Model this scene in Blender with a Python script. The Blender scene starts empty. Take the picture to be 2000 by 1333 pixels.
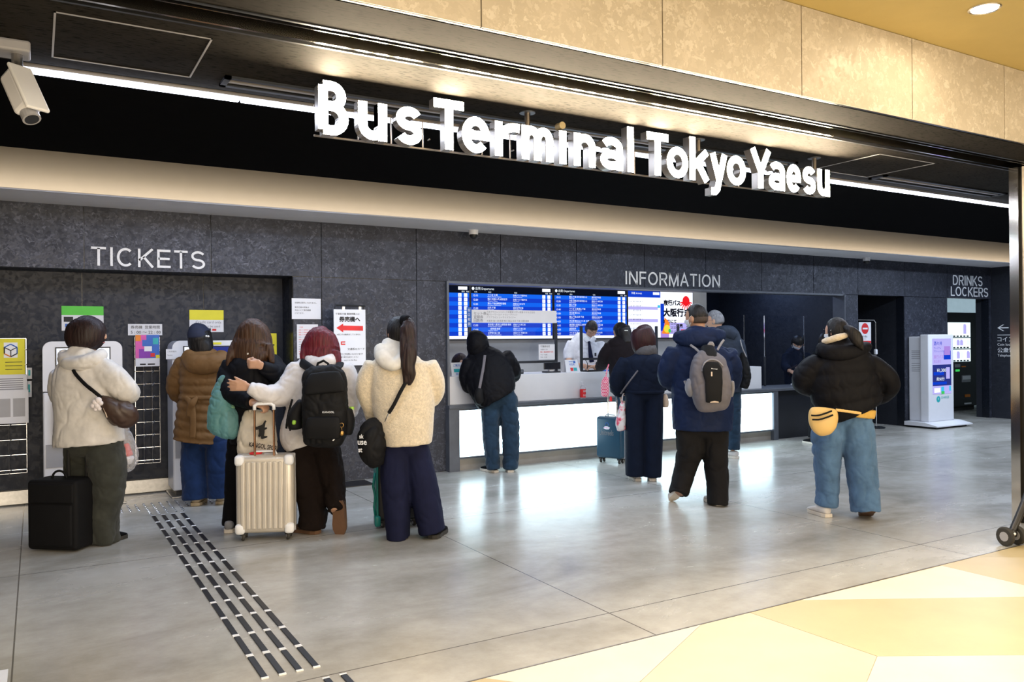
import bpy, bmesh, math, random
import numpy as np
from mathutils import Vector, Matrix
from math import sin, cos, pi, radians

SC = bpy.context.scene
COL = SC.collection
RNG = random.Random(7)

# ------------------------------------------------------------------ camera
F_PX, CX, CY, CAM_H = 1585.0, 1000.0, 666.5, 1.42
YAW, ROLL = radians(30.4), radians(0.5)
FW = np.array([sin(YAW), cos(YAW), 0.0])
RT = np.array([cos(YAW), -sin(YAW), 0.0])
UP = np.array([0.0, 0.0, 1.0])
cam_d = bpy.data.cameras.new('camera')
cam = bpy.data.objects.new('camera', cam_d)
COL.objects.link(cam)
cam_d.sensor_width = 36.0
cam_d.lens = F_PX / 2000.0 * 36.0
cam_d.clip_start = 0.05
_r = RT * cos(ROLL) - UP * sin(ROLL)
_u = UP * cos(ROLL) + RT * sin(ROLL)
cam.matrix_world = Matrix(((_r[0], _u[0], -FW[0], 0), (_r[1], _u[1], -FW[1], 0), (_r[2], _u[2], -FW[2], CAM_H), (0, 0, 0, 1)))
SC.camera = cam

# ------------------------------------------------------------------ world, view, lights
w = bpy.data.worlds.new('world'); SC.world = w; w.use_nodes = True
w.node_tree.nodes['Background'].inputs[0].default_value = (1.0, 0.86, 0.68, 1)
w.node_tree.nodes['Background'].inputs[1].default_value = 0.02
SC.view_settings.view_transform = 'Standard'
SC.view_settings.look = 'None'
SC.view_settings.gamma = 1.0
SC.view_settings.use_curve_mapping = False
SC.view_settings.exposure = 0.0

def lamp(name, kind, loc, energy, color, size=(1, 1), rot=(0, 0, 0), spread=None):
    l = bpy.data.lights.new(name, kind); l.energy = energy; l.color = color
    if kind == 'AREA':
        l.shape = 'RECTANGLE'; l.size, l.size_y = size
        if spread: l.spread = spread
    o = bpy.data.objects.new(name, l); o.location = loc; o.rotation_euler = rot
    COL.objects.link(o); return o
WARM = (1.0, 0.87, 0.66)
# concourse: rows of ceiling downlights, and a warm fill panel added behind the camera
for _x in (-2.5, 0.5, 3.5, 6.5):
    lamp('concourse_ceiling_light', 'AREA', (_x, 1.0, 3.17), 56, WARM, (1.6, 0.9))
lamp('concourse_ceiling_light', 'AREA', (2.5, -3.0, 3.17), 80, WARM, (8, 2.0))
lamp('rear_fill_light', 'AREA', (2.5, -6.0, 1.45), 190, (1.0, 0.85, 0.64), (13, 2.2), (radians(90), 0, 0), radians(80))
# hall: light strip on the ceiling, office ceiling light, added cool hall fill panels
lamp('hall_strip_light', 'AREA', (4.3, 4.40, 2.66), 70, (0.80, 0.86, 1.0), (8.8, 0.05))
lamp('office_ceiling_light', 'AREA', (6.4, 8.7, 2.45), 34, (0.93, 0.96, 1.0), (4.6, 0.5))
lamp('hall_fill_light', 'AREA', (5.2, 6.2, 2.69), 120, (0.70, 0.83, 1.0), (8.5, 0.25))
lamp('hall_fill_light', 'AREA', (1.1, 6.9, 2.60), 22, (0.58, 0.70, 1.0), (3.0, 0.3))
lamp('hall_fill_light', 'AREA', (12.3, 6.2, 2.69), 130, (0.70, 0.82, 1.0), (3.5, 0.25))
lamp('locker_room_light', 'AREA', (17.6, 9.6, 2.5), 60, (0.62, 0.86, 1.0), (5.5, 0.5), (radians(25), 0, 0))

lamp('dark_office_light', 'AREA', (9.75, 9.3, 2.5), 16, (0.45, 0.62, 1.0), (1.0, 0.4))
# warm line lamp added to make the bulkhead face fade upwards from its foot
lamp('bulkhead_fill_light', 'AREA', (5.3, 7.23, 2.632), 24, (1.0, 0.80, 0.56), (18.4, 0.02), (radians(97), 0, 0), radians(160))

# ------------------------------------------------------------------ materials
def lin(c):
    c = c / 255.0
    return c / 12.92 if c <= 0.04045 else ((c + 0.055) / 1.055) ** 2.4
def rgb(r, g, b): return (lin(r), lin(g), lin(b), 1.0)
MATS = {}
def nodemat(name):
    m = bpy.data.materials.new(name); m.use_nodes = True
    nt = m.node_tree; b = nt.nodes['Principled BSDF']
    MATS[name] = m
    return m, nt, b
def tex(nt, scale, detail=4, rough=0.55, stretch=None, coord='Object', kind='ShaderNodeTexNoise', dist=0.0):
    tc = nt.nodes.new('ShaderNodeTexCoord'); mp = nt.nodes.new('ShaderNodeMapping')
    nt.links.new(tc.outputs[coord], mp.inputs[0])
    if stretch: mp.inputs['Scale'].default_value = stretch
    n = nt.nodes.new(kind)
    nt.links.new(mp.outputs[0], n.inputs['Vector'])
    n.inputs['Scale'].default_value = scale
    if kind == 'ShaderNodeTexNoise':
        n.inputs['Detail'].default_value = detail; n.inputs['Roughness'].default_value = rough
        n.inputs['Distortion'].default_value = dist
    return n
def ramp(nt, sock, stops):
    r = nt.nodes.new('ShaderNodeValToRGB'); e = r.color_ramp.elements
    e[0].position, e[0].color = stops[0]; e[1].position, e[1].color = stops[-1]
    for p, c in stops[1:-1]:
        k = e.new(p); k.color = c
    nt.links.new(sock, r.inputs[0]); return r
def mixc(nt, fac, a, b, mode='MIX'):
    m = nt.nodes.new('ShaderNodeMix'); m.data_type = 'RGBA'; m.blend_type = mode
    for s, v in ((m.inputs[0], fac), (m.inputs[6], a), (m.inputs[7], b)):
        if hasattr(v, 'links') or hasattr(v, 'is_linked'): nt.links.new(v, s)
        else: s.default_value = v
    return m.outputs[2]
def plain(name, c, rough=0.5, metal=0.0, noise=0.06, nscale=8, bump=0.0, bscale=200, spec=None, sheen=0.0, stretch=None, coat=0.0):
    """painted / plastic / cloth surface with slight procedural variation"""
    m, nt, b = nodemat(name)
    n = tex(nt, nscale, 5)
    d = tuple(max(0, v * (1 - noise * 2)) for v in c[:3]) + (1,)
    l = tuple(min(1, v * (1 + noise * 2)) for v in c[:3]) + (1,)
    r = ramp(nt, n.outputs[0], [(0.3, d), (0.7, l)])
    nt.links.new(r.outputs[0], b.inputs['Base Color'])
    b.inputs['Roughness'].default_value = rough; b.inputs['Metallic'].default_value = metal
    if spec is not None: b.inputs['Specular IOR Level'].default_value = spec
    if sheen: b.inputs['Sheen Weight'].default_value = sheen; b.inputs['Sheen Roughness'].default_value = 0.5
    if coat: b.inputs['Coat Weight'].default_value = coat
    if bump:
        bn = tex(nt, bscale, 3, stretch=stretch); bp = nt.nodes.new('ShaderNodeBump')
        bp.inputs['Strength'].default_value = bump; bp.inputs['Distance'].default_value = 0.004
        nt.links.new(bn.outputs[0], bp.inputs['Height']); nt.links.new(bp.outputs[0], b.inputs['Normal'])
    return m
def glow(name, c, strength, base=None):
    m, nt, b = nodemat(name)
    b.inputs['Base Color'].default_value = base or (0.006, 0.006, 0.006, 1)
    b.inputs['Roughness'].default_value = 0.3
    b.inputs['Specular IOR Level'].default_value = 0.05
    b.inputs['Emission Color'].default_value = c; b.inputs['Emission Strength'].default_value = strength
    return m
def glass(name, tint=(1, 1, 1, 1), alpha=0.12, rough=0.05):
    m, nt, b = nodemat(name)
    t = nt.nodes.new('ShaderNodeBsdfTransparent'); t.inputs[0].default_value = tint
    mx = nt.nodes.new('ShaderNodeMixShader'); lw = nt.nodes.new('ShaderNodeLayerWeight'); lw.inputs[0].default_value = 0.5
    pw = nt.nodes.new('ShaderNodeMath'); pw.operation = 'POWER'; pw.inputs[1].default_value = 4.0; nt.links.new(lw.outputs['Facing'], pw.inputs[0])
    ad = nt.nodes.new('ShaderNodeMath'); ad.operation = 'MULTIPLY_ADD'; ad.inputs[1].default_value = 0.7; ad.inputs[2].default_value = alpha + 0.02; ad.use_clamp = True
    nt.links.new(pw.outputs[0], ad.inputs[0]); nt.links.new(ad.outputs[0], mx.inputs[0])
    b.inputs['Roughness'].default_value = rough; b.inputs['Base Color'].default_value = tint
    if alpha < 0.1:
        b = nt.nodes.new('ShaderNodeBsdfGlossy'); b.inputs['Roughness'].default_value = rough
    nt.links.new(t.outputs[0], mx.inputs[1]); nt.links.new(b.outputs[0], mx.inputs[2])
    nt.links.new(mx.outputs[0], nt.nodes['Material Output'].inputs[0]); return m

def spangle(name, dark, mid, light, rough, scale=9.0, metal=0.35):
    """phosphated steel panel: overlapping crystalline flakes"""
    m, nt, b = nodemat(name)
    n0 = tex(nt, 3.5, 3); 
    v = tex(nt, scale * 2.6, kind='ShaderNodeTexVoronoi')
    tc = v.inputs['Vector'].links[0].from_socket
    warp = tex(nt, scale * 1.4, 4)
    add = nt.nodes.new('ShaderNodeVectorMath'); add.operation = 'MULTIPLY_ADD'
    nt.links.new(warp.outputs['Color'], add.inputs[0]); add.inputs[1].default_value = (0.16, 0.16, 0.16)
    nt.links.new(tc, add.inputs[2]); nt.links.new(add.outputs[0], v.inputs['Vector'])
    sep = nt.nodes.new('ShaderNodeSeparateColor'); nt.links.new(v.outputs['Color'], sep.inputs[0])
    fl = ramp(nt, sep.outputs[0], [(0.35, dark), (0.8, mid), (1.0, light)])
    big = ramp(nt, n0.outputs[0], [(0.38, dark), (0.72, mid)])
    c = mixc(nt, 0.55, fl.outputs[0], big.outputs[0])
    nt.links.new(c, b.inputs['Base Color'])
    rr = ramp(nt, sep.outputs[1], [(0.2, (rough, rough, rough, 1)), (0.9, (rough + .18,) * 3 + (1,))])
    nt.links.new(rr.outputs[0], b.inputs['Roughness'])
    b.inputs['Metallic'].default_value = metal
    return m
spangle('wall_panel', (0.026, 0.029, 0.042, 1), (0.052, 0.057, 0.080, 1), (0.14, 0.15, 0.20, 1), 0.42, 15)
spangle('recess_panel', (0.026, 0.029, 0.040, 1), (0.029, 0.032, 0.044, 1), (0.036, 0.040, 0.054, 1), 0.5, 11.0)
spangle('fascia_panel', (0.50, 0.44, 0.35, 1), (0.63, 0.56, 0.46, 1), (0.82, 0.76, 0.66, 1), 0.45, 14.0, 0.1)

def speckled():
    m, nt, b = nodemat('speckled_ceiling')
    n = tex(nt, 60, 2, stretch=(0.35, 1.6, 1)); r = ramp(nt, n.outputs[0], [(0.36, (0.005, 0.0045, 0.004, 1)), (0.42, (0.021, 0.019, 0.017, 1)), (1, (0.028, 0.025, 0.022, 1))])
    n2 = tex(nt, 5, 3); r2 = ramp(nt, n2.outputs[0], [(0.3, (0.8, 0.8, 0.8, 1)), (0.7, (1.1, 1.1, 1.1, 1))])
    nt.links.new(mixc(nt, 1.0, r.outputs[0], r2.outputs[0], 'MULTIPLY'), b.inputs['Base Color'])
    b.inputs['Roughness'].default_value = 0.8; b.inputs['Specular IOR Level'].default_value = 0.05
speckled()
plain('black_ceiling', (0.003, 0.003, 0.0035, 1), 0.9, spec=0.02)
plain('bulkhead_underside_lit', (0.74, 0.74, 0.78, 1), 0.6, noise=0.01)  # bulkhead underside: its brighter lighting is put into a paler colour
plain('bulkhead_paint', (0.38, 0.365, 0.345, 1), 0.6, noise=0.01)
plain('concourse_ceiling_paint', (0.60, 0.47, 0.19, 1), 0.7, noise=0.01)

def concrete():
    m, nt, b = nodemat('polished_concrete')
    n1 = tex(nt, 1.1, 8, 0.6, stretch=(0.6, 1.3, 1), dist=0.6); n2 = tex(nt, 7, 8, 0.7)
    a = ramp(nt, n1.outputs[0], [(0.28, (0.30, 0.285, 0.25, 1)), (0.52, (0.45, 0.435, 0.40, 1)), (0.75, (0.55, 0.54, 0.51, 1))])
    c = ramp(nt, n2.outputs[0], [(0.3, (0.86, 0.85, 0.83, 1)), (0.65, (1.05, 1.05, 1.05, 1))])
    col = mixc(nt, 1.0, a.outputs[0], c.outputs[0], 'MULTIPLY')
    tc = nt.nodes.new('ShaderNodeTexCoord'); sx = nt.nodes.new('ShaderNodeSeparateXYZ'); nt.links.new(tc.outputs['Object'], sx.inputs[0])
    def mth(op, x, y=None):
        q = nt.nodes.new('ShaderNodeMath'); q.operation = op
        for i, v in enumerate((x, y)):
            if v is None: continue
            if isinstance(v, (int, float)): q.inputs[i].default_value = v
            else: nt.links.new(v, q.inputs[i])
        return q.outputs[0]
    tot = None
    for sock, vals in ((sx.outputs[0], (-0.1, 2.56, 5.22, 8.03, 10.9, 13.7)), (sx.outputs[1], (3.39, 5.86))):
        for v in vals:
            ln = mth('LESS_THAN', mth('ABSOLUTE', mth('SUBTRACT', sock, v)), 0.0035)
            tot = ln if tot is None else mth('MAXIMUM', tot, ln)
    col = mixc(nt, tot, col, (0.10, 0.09, 0.08, 1))
    nt.links.new(col, b.inputs['Base Color'])
    rr = ramp(nt, n1.outputs[0], [(0.3, (0.20, 0.20, 0.20, 1)), (0.7, (0.30, 0.30, 0.30, 1))])
    nt.links.new(rr.outputs[0], b.inputs['Roughness']); b.inputs['Specular IOR Level'].default_value = 0.75
    bp = nt.nodes.new('ShaderNodeBump'); bp.inputs['Strength'].default_value = 0.08; bp.inputs['Distance'].default_value = 0.01
    n3 = tex(nt, 6, 4); nt.links.new(n3.outputs[0], bp.inputs['Height']); nt.links.new(bp.outputs[0], b.inputs['Normal'])
concrete()
for nm, c in (('tile_cream', (0.60, 0.53, 0.39, 1)), ('tile_white', (0.68, 0.63, 0.53, 1)), ('tile_tan', (0.49, 0.395, 0.22, 1)), ('tile_mid', (0.54, 0.445, 0.27, 1))):
    plain(nm, c, 0.42, noise=0.03, nscale=3, bump=0.05, bscale=60)
plain('brushed_steel', (0.50, 0.49, 0.48, 1), 0.32, 1.0, 0.06, 30, bump=0.05, bscale=300, stretch=(1, 1, 0.05))
plain('bronze_steel', (0.34, 0.29, 0.24, 1), 0.35, 1.0, 0.05, 30)
plain('rail_metal', (0.75, 0.70, 0.62, 1), 0.12, 1.0, 0.02)
plain('dark_steel', (0.05, 0.055, 0.065, 1), 0.4, 0.7)
plain('grey_frame', (0.11, 0.12, 0.145, 1), 0.42, 0.3)
plain('chrome', (0.80, 0.80, 0.82, 1), 0.12, 1.0, 0.02)
plain('wire', (0.55, 0.56, 0.60, 1), 0.2, 1.0, 0.02)
plain('white_plastic', (0.78, 0.78, 0.82, 1), 0.35, noise=0.01)
plain('grey_plastic', (0.35, 0.35, 0.38, 1), 0.4, noise=0.02)
plain('black_plastic', (0.012, 0.012, 0.014, 1), 0.4, noise=0.05)
plain('rubber', (0.03, 0.028, 0.025, 1), 0.7)
plain('white_laminate', (0.74, 0.74, 0.77, 1), 0.45, noise=0.01)
plain('office_wall', (0.40, 0.40, 0.40, 1), 0.7, noise=0.02)
plain('black_board', (0.010, 0.012, 0.018, 1), 0.25, noise=0.1)
plain('base_tile', (0.30, 0.27, 0.24, 1), 0.35, noise=0.06, nscale=4)
plain('paper', (0.80, 0.80, 0.84, 1), 0.6, noise=0.01)
plain('ink', (0.015, 0.015, 0.02, 1), 0.6)
plain('ink_grey', (0.22, 0.22, 0.25, 1), 0.6)
plain('red_ink', (0.72, 0.015, 0.02, 1), 0.5)
plain('blue_ink', (0.03, 0.14, 0.55, 1), 0.5)
plain('green_paper', (0.09, 0.62, 0.05, 1), 0.5, noise=0.02)
plain('yellow_paper', (0.80, 0.72, 0.02, 1), 0.5, noise=0.02)
plain('teal_ink', (0.02, 0.42, 0.45, 1), 0.5)
plain('orange_ink', (0.85, 0.24, 0.02, 1), 0.5)
plain('pink_print', (0.75, 0.10, 0.42, 1), 0.5)
plain('purple_print', (0.25, 0.03, 0.42, 1), 0.5)
plain('sign_white', (0.86, 0.87, 0.90, 1), 0.45, noise=0.01)
glow('letter_glow', (1.0, 0.82, 0.56, 1), 200.0, (0.8, 0.8, 0.8, 1))
plain('letter_side', (0.30, 0.28, 0.26, 1), 0.3, 0.6, noise=0.02)
glow('strip_glow', (0.80, 0.84, 1.0, 1), 9.0)
glow('counter_glow', (0.66, 0.90, 1.0, 1), 4.6, (0.7, 0.7, 0.7, 1))
glow('screen_white', (0.86, 0.90, 1.0, 1), 1.35)
glow('screen_text', (0.85, 0.93, 1.0, 1), 1.1)
glow('screen_blue', (0.0, 0.045, 0.62, 1), 1.0)
glow('screen_light_blue', (0.0, 0.13, 0.90, 1), 1.0)
glow('screen_black', (0.0, 0.002, 0.012, 1), 1.0, (.002, .002, .002, 1))
glow('screen_violet', (0.50, 0.46, 0.95, 1), 1.0)
glow('screen_deep', (0.02, 0.03, 0.22, 1), 1.0)
glow('screen_purple', (0.42, 0.25, 0.75, 1), 1.0)
glow('screen_red', (0.90, 0.01, 0.02, 1), 1.0)
glow('screen_orange', (1.0, 0.25, 0.02, 1), 1.0)
glow('screen_yellow', (0.9, 0.75, 0.05, 1), 1.0)
glow('screen_green', (0.05, 0.65, 0.12, 1), 0.9)
glow('screen_cyan', (0.05, 0.55, 0.85, 1), 1.0)
glow('screen_ink', (0.004, 0.004, 0.012, 1), 1.0)
glow('vending_glow', (0.72, 0.93, 1.0, 1), 1.7)
glass('acrylic', (0.95, 0.97, 1, 1), 0.01)
glass('frosted_bag', (0.92, 0.92, 0.95, 1), 0.22, 0.3)

# ------------------------------------------------------------------ mesh builder
TXT = bpy.data.curves.new('lettering_curve', 'FONT')
TXT_OB = bpy.data.objects.new('lettering_curve', TXT)
def glyphs(s, offset=0.0, extrude=0.0, bevel=0.0, res=3, space=1.0):
    TXT.body = s; TXT.offset = offset; TXT.extrude = extrude; TXT.bevel_depth = bevel; TXT.resolution_u = res
    TXT.space_character = space; TXT.bevel_resolution = 1 if bevel else 0
    me = TXT_OB.to_mesh()
    n = len(me.vertices); co = np.empty(n * 3); me.vertices.foreach_get('co', co); co = co.reshape(-1, 3).copy()
    fs = [tuple(p.vertices) for p in me.polygons]
    TXT_OB.to_mesh_clear()
    return co, fs

class M:
    def __init__(s): s.v = []; s.f = []; s.mi = []; s.names = []; s.cur = 0
    def mat(s, n):
        if n not in s.names: s.names.append(n)
        s.cur = s.names.index(n); return s
    def add(s, vs, fs):
        o = len(s.v); s.v += [tuple(map(float, q)) for q in vs]
        for f in fs: s.f.append(tuple(i + o for i in f)); s.mi.append(s.cur)
        return s
    def quad(s, a, b, c, d): return s.add([a, b, c, d], [(0, 1, 2, 3)])
    def box(s, x0, x1, y0, y1, z0, z1):
        v = [(x, y, z) for x in (x0, x1) for y in (y0, y1) for z in (z0, z1)]
        return s.add(v, [(0, 1, 3, 2), (4, 6, 7, 5), (0, 4, 5, 1), (2, 3, 7, 6), (0, 2, 6, 4), (1, 5, 7, 3)])
    def rbox(s, x0, x1, y0, y1, z0, z1, r=0.01, seg=2, xf=None):
        bm = bmesh.new(); bmesh.ops.create_cube(bm, size=1)
        for q in bm.verts: q.co = ((x0 + x1) / 2 + q.co.x * (x1 - x0), (y0 + y1) / 2 + q.co.y * (y1 - y0), (z0 + z1) / 2 + q.co.z * (z1 - z0))
        bmesh.ops.bevel(bm, geom=bm.edges[:], offset=r, segments=seg, profile=0.5, affect='EDGES')
        bm.verts.index_update()
        vs = [tuple(q.co) for q in bm.verts]
        if xf: vs = [xf(q) for q in vs]
        s.add(vs, [tuple(q.index for q in f.verts) for f in bm.faces]); bm.free(); return s
    def tube(s, pts, r, n=8, closed=False, cap=True):
        pts = [np.array(p, float) for p in pts]; k = len(pts); rr = r if hasattr(r, '__len__') else [r] * k
        vs = []; prev = None
        for i, p in enumerate(pts):
            t = (pts[(i + 1) % k] - pts[i - 1]) if closed else pts[min(i + 1, k - 1)] - pts[max(i - 1, 0)]
            t = t / (np.linalg.norm(t) + 1e-9)
            ref = prev if prev is not None else (np.array([0, 0, 1.]) if abs(t[2]) < .9 else np.array([1., 0, 0]))
            a = ref - t * (ref @ t); a /= np.linalg.norm(a) + 1e-9; prev = a; b = np.cross(t, a)
            for j in range(n):
                g = 2 * pi * j / n; vs.append(p + rr[i] * (a * cos(g) + b * sin(g)))
        fs = []
        for i in range(k if closed else k - 1):
            for j in range(n):
                i2 = (i + 1) % k; fs.append((i * n + j, i * n + (j + 1) % n, i2 * n + (j + 1) % n, i2 * n + j))
        if cap and not closed: fs += [tuple(range(n))[::-1], tuple((k - 1) * n + j for j in range(n))]
        return s.add(vs, fs)
    def cyl(s, a, b, r, n=16): return s.tube([a, b], r, n)
    def ell(s, c, rad, axes=None, nu=16, nv=10):
        c = np.array(c, float); A = np.eye(3) if axes is None else np.array(axes, float)
        vs = [c + A[2] * rad[2]]
        for i in range(1, nv):
            th = pi * i / nv
            for j in range(nu):
                g = 2 * pi * j / nu
                vs.append(c + A[0] * rad[0] * sin(th) * cos(g) + A[1] * rad[1] * sin(th) * sin(g) + A[2] * rad[2] * cos(th))
        vs.append(c - A[2] * rad[2]); fs = []
        for j in range(nu):
            j2 = (j + 1) % nu; fs.append((0, 1 + j, 1 + j2))
            for i in range(nv - 2): fs.append((1 + i * nu + j, 1 + (i + 1) * nu + j, 1 + (i + 1) * nu + j2, 1 + i * nu + j2))
            fs.append((1 + (nv - 2) * nu + j, len(vs) - 1, 1 + (nv - 2) * nu + j2))
        return s.add(vs, fs)
    def prism(s, poly, vec):
        n = len(poly); p = [np.array(q, float) for q in poly]; v = np.array(vec, float)
        return s.add(p + [q + v for q in p], [tuple(range(n))[::-1], tuple(range(n, 2 * n))] + [(i, (i + 1) % n, n + (i + 1) % n, n + i) for i in range(n)])
    def text(s, t, org, size=None, right=(1, 0, 0), up=(0, 0, 1), w=None, h=None, align='l', depth=0.0006, bold=0.0, res=2, fat=0.0):
        if fat:
            for a, b in ((0, 0), (1, 0), (0, 1), (1, 1), (.5, .5)): s.text(t, np.array(org, float) + np.array(right, float) * a * fat + np.array(up, float) * b * fat, size, right, up, w, h, align, depth + .0002 * (a + b), bold, res)
            return s
        """lettering laid on a surface; org is lower left; normal is up x right reversed (towards the reader)"""
        co, fs = glyphs(t, bold, 0.0, res=res)
        if not len(co): return s
        mn, mx = co.min(0), co.max(0); e = mx - mn
        sx = sy = size or 1.0
        if size is None:
            if w is not None: sx = w / max(e[0], 1e-6)
            if h is not None: sy = h / max(e[1], 1e-6)
            if w is None: sx = sy
            if h is None: sy = sx
        x = (co[:, 0] - (mn[0] if w or align != 'raw' else 0)) * sx
        if align == 'c': x = x - e[0] * sx / 2
        elif align == 'r': x = x - e[0] * sx
        y = co[:, 1] * sy if size is not None else (co[:, 1] - mn[1]) * sy
        R, U = np.array(right, float), np.array(up, float); N = np.cross(R, U)
        vs = np.array(org, float) + x[:, None] * R + y[:, None] * U + N * depth
        return s.add(vs, fs)
    def obj(s, name, parent=None, mat=None, smooth=False, auto=None):
        me = bpy.data.meshes.new(name); off = np.zeros(3); p = parent
        while p is not None: off = off + np.array(p.location); p = p.parent
        me.from_pydata([tuple(np.array(q) - off) for q in s.v], [], s.f)
        for n in ([mat] if mat else s.names): me.materials.append(MATS[n])
        if not mat: me.polygons.foreach_set('material_index', s.mi)
        if smooth: me.polygons.foreach_set('use_smooth', [True] * len(me.polygons))
        me.validate(); me.update()
        o = bpy.data.objects.new(name, me); COL.objects.link(o)
        if parent is not None: o.parent = parent
        if auto is not None:
            me.polygons.foreach_set('use_smooth', [True] * len(me.polygons))
            bm = bmesh.new(); bm.from_mesh(me)
            for e in bm.edges:
                if len(e.link_faces) == 2 and e.calc_face_angle(0) > auto: e.smooth = False
            bm.to_mesh(me); bm.free()
        return o
def arc(cx, cy, rx, ry, a0, a1, n=14):
    return [(cx + rx * cos(radians(a0 + (a1 - a0) * i / n)), cy + ry * sin(radians(a0 + (a1 - a0) * i / n))) for i in range(n + 1)]
def glyph_strokes(ch, w, h, s, cap):
    """centre lines of one sans-serif letter inside a w x h box, stroke s"""
    e = s / 2; l, r, b, t = e, w - e, e, h - e; m = w / 2; q = h / 2
    if ch == 'T': return [[(0, t), (w, t)], [(m, t), (m, 0)]]
    if ch == 'I' or ch == 'l' or ch == 'i': return [[(m, 0), (m, h)]]
    if ch == 'L': return [[(l, h), (l, b), (w, b)]]
    if ch == 'E': return [[(w, t), (l, t), (l, b), (w, b)], [(l, q), (w * .93, q)]]
    if ch == 'F': return [[(w, t), (l, t), (l, 0)], [(l, h * .52), (w * .92, h * .52)]]
    if ch == 'K': return [[(l, 0), (l, h)], [(l, h * .36), (w - e * .8, h)], [(w * .36, h * .56), (w - e * .6, 0)]]
    if ch == 'N': return [[(l, 0), (l, h)], [(l, h - e * .3), (r, e * .3)], [(r, 0), (r, h)]]
    if ch == 'M': return [[(l, 0), (l, h)], [(l, h - e * .3), (m, 0.02 * h), (r, h - e * .3)], [(r, 0), (r, h)]]
    if ch == 'A': return [[(e * .6, 0), (m, h - e * .4), (w - e * .6, 0)], [(w * .22, h * .33), (w * .78, h * .33)]]
    if ch == 'O' or ch == 'o': return [arc(m, q, m - e, q - e, 0, 360, 36)]
    if ch == 'C': return [arc(m, q, m - e, q - e, 48, 312, 26)]
    if ch == 'D': return [[(l, b), (l, t)], [(l, t), (w * .42, t)] + arc(w * .42, q, w * .58 - e, q - e, 90, -90, 18) + [(l, b)]]
    if ch in 'RB':
        y = h * .47 if ch == 'R' else h * .54; rr = (t - y) / 2; xr = r if ch == 'R' else w * .92 - e
        o = [[(l, 0), (l, h)] if ch == 'R' else [(l, b), (l, t)], [(l, t), (xr - rr, t)] + arc(xr - rr, y + rr, rr, rr, 90, -90, 12) + [(l, y)]]
        if ch == 'R': return o + [[(w * .52, y), (w - e * .7, 0)]]
        r2 = (y - b) / 2; return o + [[(l, y), (r - r2, y)] + arc(r - r2, b + r2, r2, r2, 90, -90, 12) + [(l, b)]]
    if ch in 'Ss':
        r1, r2 = (t - q) / 2, (q - b) / 2; W = m - e
        return [arc(m, t - r1, W, r1, 25, 180, 12) + arc(m, t - r1, W, r1, 180, 262, 6)[1:] + arc(m, b + r2, W, r2, 82, 0, 6) + arc(m, b + r2, W, r2, 0, -155, 12)[1:]]
    if ch == 'u': return [[(l, h), (l, m)] + arc(m, m, m - e, m - e, 180, 360, 14) + [(r, h)], [(r, 0), (r, h)]]
    if ch == 'n': return [[(l, 0), (l, h)], [(l, h - m)] + arc(m, h - m, m - e, m - e, 180, 0, 14) + [(r, 0)]]
    if ch == 'r': return [[(l, 0), (l, h)], arc(w * .86, h * .42, w * .86 - e, h * .58 - e, 180, 78, 12)]
    if ch == 'm':
        k = w / 4; return [[(l, 0), (l, h)]] + [[(x0, h - k)] + arc(x0 + (m - e), h - k, m - e, k - e * .6, 180, 0, 12)[0:] + [(x0 + 2 * (m - e), 0)] if False else
            [(x0, h * .62)] + arc((x0 + x1) / 2, h * .62, (x1 - x0) / 2, h * .38 - e, 180, 0, 12) + [(x1, 0)] for x0, x1 in ((l, m), (m, r))]
    if ch == 'e': return [[(l, q * .98), (r, q * .98)] + arc(m, q, m - e, q - e, 0, 318, 30)]
    if ch == 'a': return [arc(m, h * .66, m - e, h * .34 - e, 150, 0, 12) + [(r, 0)], arc(m, h * .30, m - e, h * .30 - e, 0, 360, 24)]
    if ch == 'k': return [[(l, 0), (l, h)], [(l, cap * .30), (w - e * .8, cap * .72)], [(w * .40, cap * .44), (w - e * .8, 0)]]
    if ch == 'y': return [[(e * .9, h), (w * .52, h * .12)], [(w - e * .9, h), (w * .42, -h * .20), (w * .28, -h * .30), (w * .06, -h * .30)]]
    if ch == 'Y': return [[(e * .8, h), (m, h * .42)], [(w - e * .8, h), (m, h * .42)], [(m, h * .46), (m, 0)]]
    return []
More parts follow.
